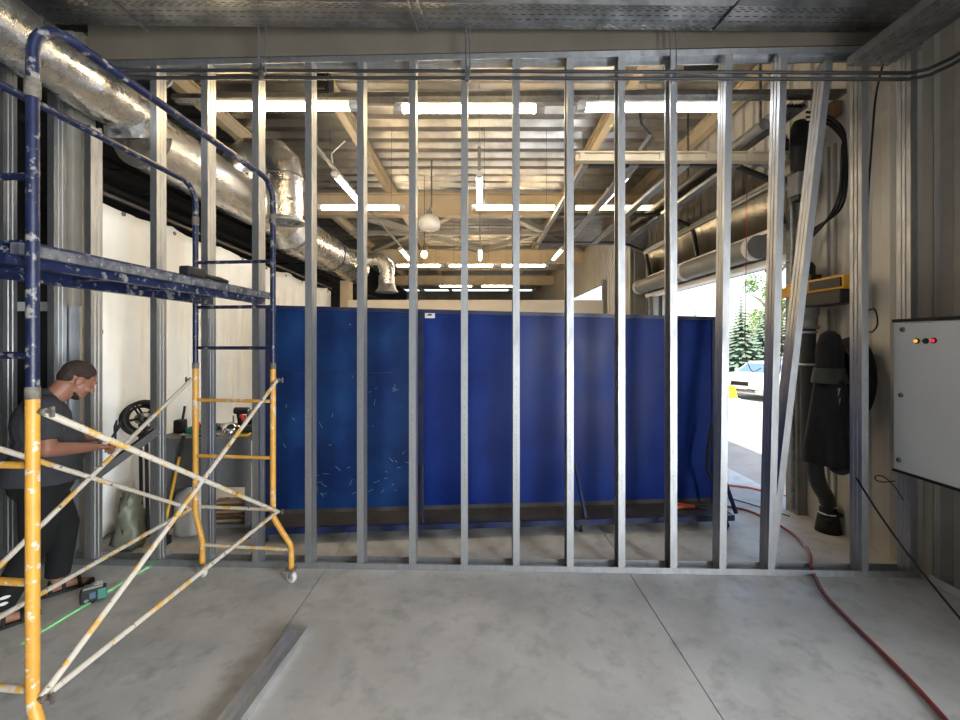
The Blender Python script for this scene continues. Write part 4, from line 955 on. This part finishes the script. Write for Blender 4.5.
# ------------------------------------------------------------------ exhaust extraction set on the right wall
ex = thing('extraction_unit', 'yellow and black exhaust extraction unit on the ribbed wall', 'extraction fan', (3.05, 3.8, 2.05))
obj('rail_body', MB().box((2.98,3.45,2.155), (3.13,4.10,2.27)), 'yellow_unit', ex, .006)
obj('side_plate', MB().box((2.965,3.47,2.175), (2.979,3.80,2.25)), 'motor_black', ex)
obj('end_bracket', MB().box((2.955,3.84,2.14), (2.978,4.24,2.235)), 'yellow_unit', ex, .006)
obj('fan_housing', MB().box((2.97,3.47,2.03), (3.13,4.02,2.153)), 'motor_black', ex, .012)
obj('motor', MB().lathe([(0,.0),(.075,0),(.08,.02),(.08,.15),(.06,.19),(0,.195)], (3.07,3.98,2.271), (0,0,1), 20), 'motor_black', ex)
obj('terminal_box', MB().box((3.02,3.84,2.271), (3.12,3.90,2.33)), 'motor_black', ex, .005)
obj('spigot', MB().lathe([(.085,.0),(.085,-.07),(.075,-.075),(.075,-.17),(.09,-.175),(.09,-.19),(.07,-.20)], (3.06,3.93,2.03), (0,0,1), 22), 'post_grey', ex)
obj('down_pipe', MB().cyl((3.06,3.93,1.84), (3.06,3.93,.62), .06, 18), 'hose_grey', ex)
for zz in (1.80, 1.5): obj('clamp_ring', MB().lathe([(.062,-.012),(.07,-.01),(.07,.01),(.062,.012)], (3.06,3.93,zz), (0,0,1), 18), 'galv', ex)
# thick black hose looped on the wall
hsx = 3.06; pts = []
cc = at(842, 380, 3.5); cc.x = 3.08
tag(obj('black_loop_hose', MB().tube([(3.09, cc.y + .12*math.cos(a*math.pi/14), cc.z+.02 + .27*math.sin(a*math.pi/14)) for a in range(28)], .075, 12, closed=True), 'black_fabric'), 'thick black fabric hose hung in a loop on the wall', 'hose')
# black hood
hd = thing('fabric_hood', 'black fabric exhaust hood hanging beside the bright stud', 'hood', (2.93, 3.45, .7))
mb = MB(); rr = random.Random(5); prof = []
Hc = at(827, 400, 3.42)
for k in range(13):
    u = k/12; z_ = 1.52 - .80*u; w = .10 + .115*min(1, u*1.15)**.9 if u > .12 else .098
    ring = []
    for a in range(28):
        th = 2*math.pi*a/28; fold = 1 + (.09*u)*math.sin(th*7+1) + .03*u*math.sin(th*3)
        ring.append((Hc.x + .62*w*math.cos(th)*fold + .02, Hc.y + w*math.sin(th)*fold*1.0, z_ - (.02*math.sin(th) if k == 12 else 0)))
    prof.append(ring)
vs_ = [p for r_ in prof for p in r_]
mb.add(vs_, [(i*28+a, (i+1)*28+a, (i+1)*28+(a+1) % 28, i*28+(a+1) % 28) for i in range(12) for a in range(28)], True)
mb.add(prof[0], [tuple(range(28))])
obj('skirt', mb, 'black_fabric', hd)
obj('collar', MB().tube([(Hc.x+.02, Hc.y, 1.50), (Hc.x+.02, Hc.y, 1.38)], [.102,.122], 20), 'hose_grey', hd)
obj('cuff', MB().tube([(Hc.x+.03, Hc.y, 1.80), (Hc.x+.025, Hc.y, 1.77), (Hc.x+.02, Hc.y, 1.68), (Hc.x+.02, Hc.y, 1.50)], [.03,.065,.088,.092], 20), 'black_fabric', hd)
obj('buckle', MB().cbox((Hc.x-.0, Hc.y-.12, 1.32), (.04,.02,.06)).cbox((Hc.x-.01, Hc.y-.13, 1.25), (.02,.02,.05)), 'chrome', hd)
# dark hose below with nozzle
nz_ = fl(828, 531) + V((-.0, 0, 0)); hh = thing('exhaust_hose', 'dark flexible exhaust hose with a black rubber nozzle standing on the floor', 'hose', nz_)
hp_ = spline([at(815,440,3.55), at(815,462,3.58), at(818,482,3.62), at(826,497,3.68), V((nz_.x, nz_.y, .24))])
mb = MB().tube(hp_, [.058+.004*(i % 2) for i in range(len(hp_))], 14); obj('flexible_tube', mb, 'hose_grey', hh)
obj('nozzle', MB().lathe([(.06,.25),(.066,.2),(.066,.17),(.075,.15),(.09,.06),(.10,.0),(.0,.0)], nz_, (0,0,1), 20), 'rubber', hh)
for zz in (.235, .165): obj('clamp_ring', MB().lathe([(.064,-.007),(.075,-.006),(.075,.006),(.064,.007)], nz_+V((0,0,zz)), (0,0,1), 18), 'chrome', hh)
obj('latch', MB().cbox(nz_+V((-.06,-.07,.12)), (.05,.04,.025)).cbox(nz_+V((.05,-.06,.17)), (.05,.04,.025)), 'rubber', hh)
lc_ = at(838, 458, 3.4)
tag(obj('short_hose', MB().tube([V((lc_.x, lc_.y + .10*math.cos(R(a)), lc_.z + .01 + .11*math.sin(R(a)))) for a in range(180, 361, 15)], .035, 12), 'hose_grey'), 'short dark hose bend hanging under the fabric hood', 'hose')
# door operator high on the jamb
op = thing('door_operator', 'black door operator motor high on the door jamb', 'motor', (3.05, 4.1, 3.1))
obj('motor_body', MB().tube([(3.02,3.98,3.32),(3.02,3.98,3.36),(3.02,3.98,3.74),(3.02,3.98,3.80)], [.05,.075,.075,.05], 16), 'motor_black', op)
obj('gear_box', MB().box((2.97,3.93,3.10), (3.12,4.08,3.315)), 'post_grey', op, .01)
obj('gear_foot', MB().box((2.99,3.95,3.06), (3.10,4.06,3.10)), 'motor_black', op)
obj('end_plate', MB().lathe([(0,-.012),(.12,-.012),(.12,.012),(0,.012)], (2.96,4.14,3.66), (.5,-1,0), 22), 'ledge_dark', op)
obj('shaft', MB().cyl((2.96,4.06,3.66), (2.96,4.2,3.66), .02, 10), 'chrome', op)
for k, (px, m) in enumerate(((829,'wall_grey'), (836,'post_grey'))):
    Y = 3.2*F/(px-CX)
    tag(obj('wall_conduit', MB().tube([(3.195,Y,.05),(3.195,Y,2.0)], .013, 8).tube([(3.195,Y,2.32),(3.195,Y,3.5)], .013, 8), 'post_grey'), 'grey conduit running up the ribbed wall above the extraction unit', 'conduit', 'conduits on the ribbed wall')
for k in range(3):
    p = [at(806,112+5*k,3.9), at(826,115+4*k,3.8), at(842,128+5*k,3.64), at(846-2*k,150,3.62), at(846-3*k,190,3.62), at(838-3*k,212,3.68), at(815,228+3*k,3.9), at(797,240+4*k,4.0)]
    tag(obj('loop_cable', MB().tube(spline(p), .011, 6), 'rubber'), 'black cable looping down the wall beside the door operator', 'cable', 'cables beside the door operator')
tag(obj('wood_block', MB().cbox((3.17,3.80,3.80), (.08,.14,.12)), 'wood'), 'small brown wooden block fixed high on the ribbed wall', 'block')
t = thing('wall_wire', 'pale wire loop fixed to the ribbed wall beside the hood', 'wire', at(870,335,3.2))
obj('wire', MB().tube(spline([at(867,311,3.32), at(874,309,3.32), at(877,316,3.32), at(877,326,3.32), at(872,332,3.32), at(867,331,3.32)]), .006, 6), 'rubber', t)
tag(obj('long_cord', MB().tube(spline([at(884,60,3.05), at(876,95,3.1), at(872,140,3.12), at(868,200,3.13), at(866,260,3.13)]), .007, 6), 'rubber'), 'thin black cord hanging down the wall between the last studs', 'cord')

# ------------------------------------------------------------------ outside: cars and trees
def gz(X):
    for i in range(len(xs)-1):
        if xs[i] <= X <= xs[i+1]: return zs[i] + (zs[i+1]-zs[i])*(X-xs[i])/(xs[i+1]-xs[i])
    return -.6
xs = [XR+.1, 4.6, 6, 8, 10.5, 40]; zs = [-.015, -.05, -.15, -.35, -.5, -.8]
def car(label, loc, rz, paint, L=4.3, W=1.8, H=1.62):
    t = thing('parked_car', label, 'car', (0,0,0))
    # cross-sections along x (front at -x)
    S = [(-L/2,.35,.62,.74), (-L/2+.08,.28,.82,.84), (-L/2+.5,.25,.95,.9), (-L/2+1.15,.24,1.02,.9), (0,.24,1.05,.9), (L/2-.5,.25,1.06,.9), (L/2-.06,.30,1.0,.84), (L/2,.4,.8,.78)]
    v = []; f = []
    for x, z0, z1, w in S:
        w *= W/1.8
        v += [(x,-w*.9,z0),(x,-w,z0+.12),(x,-w,z1-.18),(x,-w*.93,z1),(x,w*.93,z1),(x,w,z1-.18),(x,w,z0+.12),(x,w*.9,z0)]
    for i in range(len(S)-1):
        for k in range(8): f.append((i*8+k, i*8+(k+1) % 8, (i+1)*8+(k+1) % 8, (i+1)*8+k))
    f += [tuple(range(8))[::-1], tuple(range(len(v)-8, len(v)))]
    bd = obj('body', MB().add(v, f, True), paint, t)
    def gh(mb, x0, x1, x2, x3, z0, z1, w0, w1):
        return mb.add([(x0,-w0,z0),(x3,-w0,z0),(x3,w0,z0),(x0,w0,z0),(x1,-w1,z1),(x2,-w1,z1),(x2,w1,z1),(x1,w1,z1)], [(0,3,2,1),(4,5,6,7),(0,1,5,4),(1,2,6,5),(2,3,7,6),(3,0,4,7)])
    obj('cabin_glass', gh(MB(), -L/2+1.15, -L/2+1.75, L/2-.65, L/2-.15, 1.0, H-.06, W*.45, W*.37), 'car_glass', t)
    obj('roof', gh(MB(), -L/2+1.70, -L/2+1.8, L/2-.7, L/2-.55, H-.08, H, W*.385, W*.36), paint, t)
    for x in (-.28, .75):
        for s in (-1, 1): obj('pillar', MB().bar((x, s*W*.455, 1.0), (x+.02, s*W*.375, H-.05), .05, .06), paint, t)
    for s in (-1, 1):
        for x0 in (-L/2+1.16, L/2-.16):
            obj('pillar', MB().bar((x0, s*W*.452, 1.0), (x0+(.62 if x0 < 0 else -.5), s*W*.375, H-.05), .05, .05), paint, t)
        obj('headlight', MB().ell((-L/2+.07, s*W*.34, .72), (.09,.19,.09)), 'headlight', t)
        obj('mirror', MB().ell((-L/2+1.45, s*W*.53, 1.06), (.07,.10,.08)), paint, t)
        obj('tail_light', MB().ell((L/2-.03, s*W*.38, .85), (.05,.12,.1)), 'tool_red', t)
        for x in (-L/2+.85, L/2-.85):
            w = obj('wheel', MB().lathe([(.2,-.1),(.30,-.1),(.33,-.05),(.33,.05),(.30,.1),(.2,.1)], (x, s*(W/2-.08), .33), (0,1,0), 24), 'rubber', t)
            obj('rim', MB().lathe([(0,.07*s),(.12,.06*s),(.2,.08*s),(.21,.1*s)], (x, s*(W/2-.07), .33), (0,1,0), 20), 'galv', w)
    obj('grille', MB().cbox((-L/2-.0,0,.66), (.06,.62,.14)), 'motor_black', t)
    obj('lower_intake', MB().cbox((-L/2+.03,0,.42), (.06,1.1,.12)), 'motor_black', t)
    obj('number_plate', MB().cbox((-L/2-.02,0,.52), (.02,.52,.11)), 'white_plastic', t)
    t.location = loc; t.rotation_euler = (0,0,rz)
    return t
car('white car parked in the yard, its front towards the doorway', (11.5, 16.6, gz(11.3)), R(28), 'car_white', H=1.42)
car('silver car parked beyond the white car near the jamb', (15.0, 20.4, gz(15.0)), R(50), 'car_silver', H=1.5)
t = thing('yellow_barrier', 'low yellow concrete block beside the white car', 'barrier', (8.9, 15.6, gz(9)))
p = V((8.95, 15.6, gz(8.9)))
obj('block', MB().prism([(-.3,0),(.3,0),(.18,.5),(-.18,.5)], p+V((0,-.5,0)), p+V((0,.5,0))), 'car_yellow', t)
obj('base', MB().cbox(p+V((0,0,.03)), (.7,1.1,.06)), 'white_plastic', t)
def spruce(label, base, H, rad, seed):
    rr = random.Random(seed); t = thing('spruce_tree', label, 'tree', base); base = V(base)
    obj('trunk', MB().cyl(base, base+V((0,0,H*.97)), .02*H, 8, .004*H), 'bark', t)
    mb = MB(); n = 26
    for k in range(n):
        u = k/n; z_ = H*(.08+.92*u); r_ = rad*(1-u)*(.85+.3*rr.random()); nb = int(14-7*u)
        for j in range(nb):
            a = 2*math.pi*(j+rr.random()*.7)/nb; d = V((math.cos(a), math.sin(a), -.25)); s = V((-math.sin(a), math.cos(a), 0))
            p = base+V((0,0,z_))
            for q_ in range(4):
                c0 = p+d*r_*(q_/4); c1 = p+d*r_*((q_+1.25)/4)
                for sg in (-1,1):
                    w = .16*r_+.06
                    mb.add([c0, c1, c1+s*sg*w*.5+V((0,0,-.05)), c0+s*sg*w*rr.uniform(.7,1.2)+d*.1*r_+V((0,0,-.08*rr.random()))], [(0,1,2,3)])
    o = obj('foliage', mb, 'needle', t); o['kind'] = 'stuff'
def leafy(label, base, H, rad, seed, n=5200):
    rr = random.Random(seed); t = thing('leafy_tree', label, 'tree', base); base = V(base)
    tr_ = MB().tube([base, base+V((.05,0,H*.3)), base+V((.1,.1,H*.6)), base+V((.1,.1,H*.85))], [.03*H,.024*H,.014*H,.004*H], 8)
    for k in range(7):
        a = k*2.4; z_ = H*(.3+.07*k); tr_.tube([base+V((.07,.05,z_)), base+V((math.cos(a)*rad*.5, math.sin(a)*rad*.5, z_+.12*H)), base+V((math.cos(a)*rad*.85, math.sin(a)*rad*.85, z_+.17*H))], [.012*H,.007*H,.002*H], 6)
    obj('trunk', tr_, 'bark', t)
    cl = []
    for k in range(26):
        u = rr.random(); a = rr.random()*6.28; q_ = math.sqrt(rr.random())
        cl.append((base+V((math.cos(a)*rad*q_*.85, math.sin(a)*rad*q_*.85, H*(.28+.66*u))), rad*rr.uniform(.25,.42)))
    mb = MB()
    for k in range(n):
        c_, r_ = rr.choice(cl); v_ = V((rr.gauss(0,1), rr.gauss(0,1), rr.gauss(0,1))).normalized()*r_*rr.random()**.33
        p = c_+v_; u_ = V((rr.gauss(0,1), rr.gauss(0,1), rr.gauss(0,.6))).normalized(); w_ = u_.cross(V((rr.gauss(0,1),rr.gauss(0,1),rr.gauss(0,1)))).normalized(); s = rr.uniform(.07,.14)
        mb.add([p-u_*s, p+w_*s*.6, p+u_*s, p-w_*s*.6], [(0,1,2,3)])
    o = obj('foliage', mb, 'leaf', t); o['kind'] = 'stuff'
def gb(px, Y): X = (px-CX)*Y/F; return (X, Y, gz(X))
spruce('pointed blue-green spruce behind the white car', gb(741, 26), 5.2, 1.6, 1)
spruce('thin spruce seen over the end of the blue screen', gb(695, 32), 5.0, 1.1, 2)
spruce('broad spruce close to the leafy tree', gb(765, 30), 5.2, 1.9, 3)
spruce('dense spruce beside the door jamb', gb(787, 25), 4.6, 1.6, 6)
leafy('light green leafy tree rising above the spruces', gb(776, 35), 12, 2.3, 4)
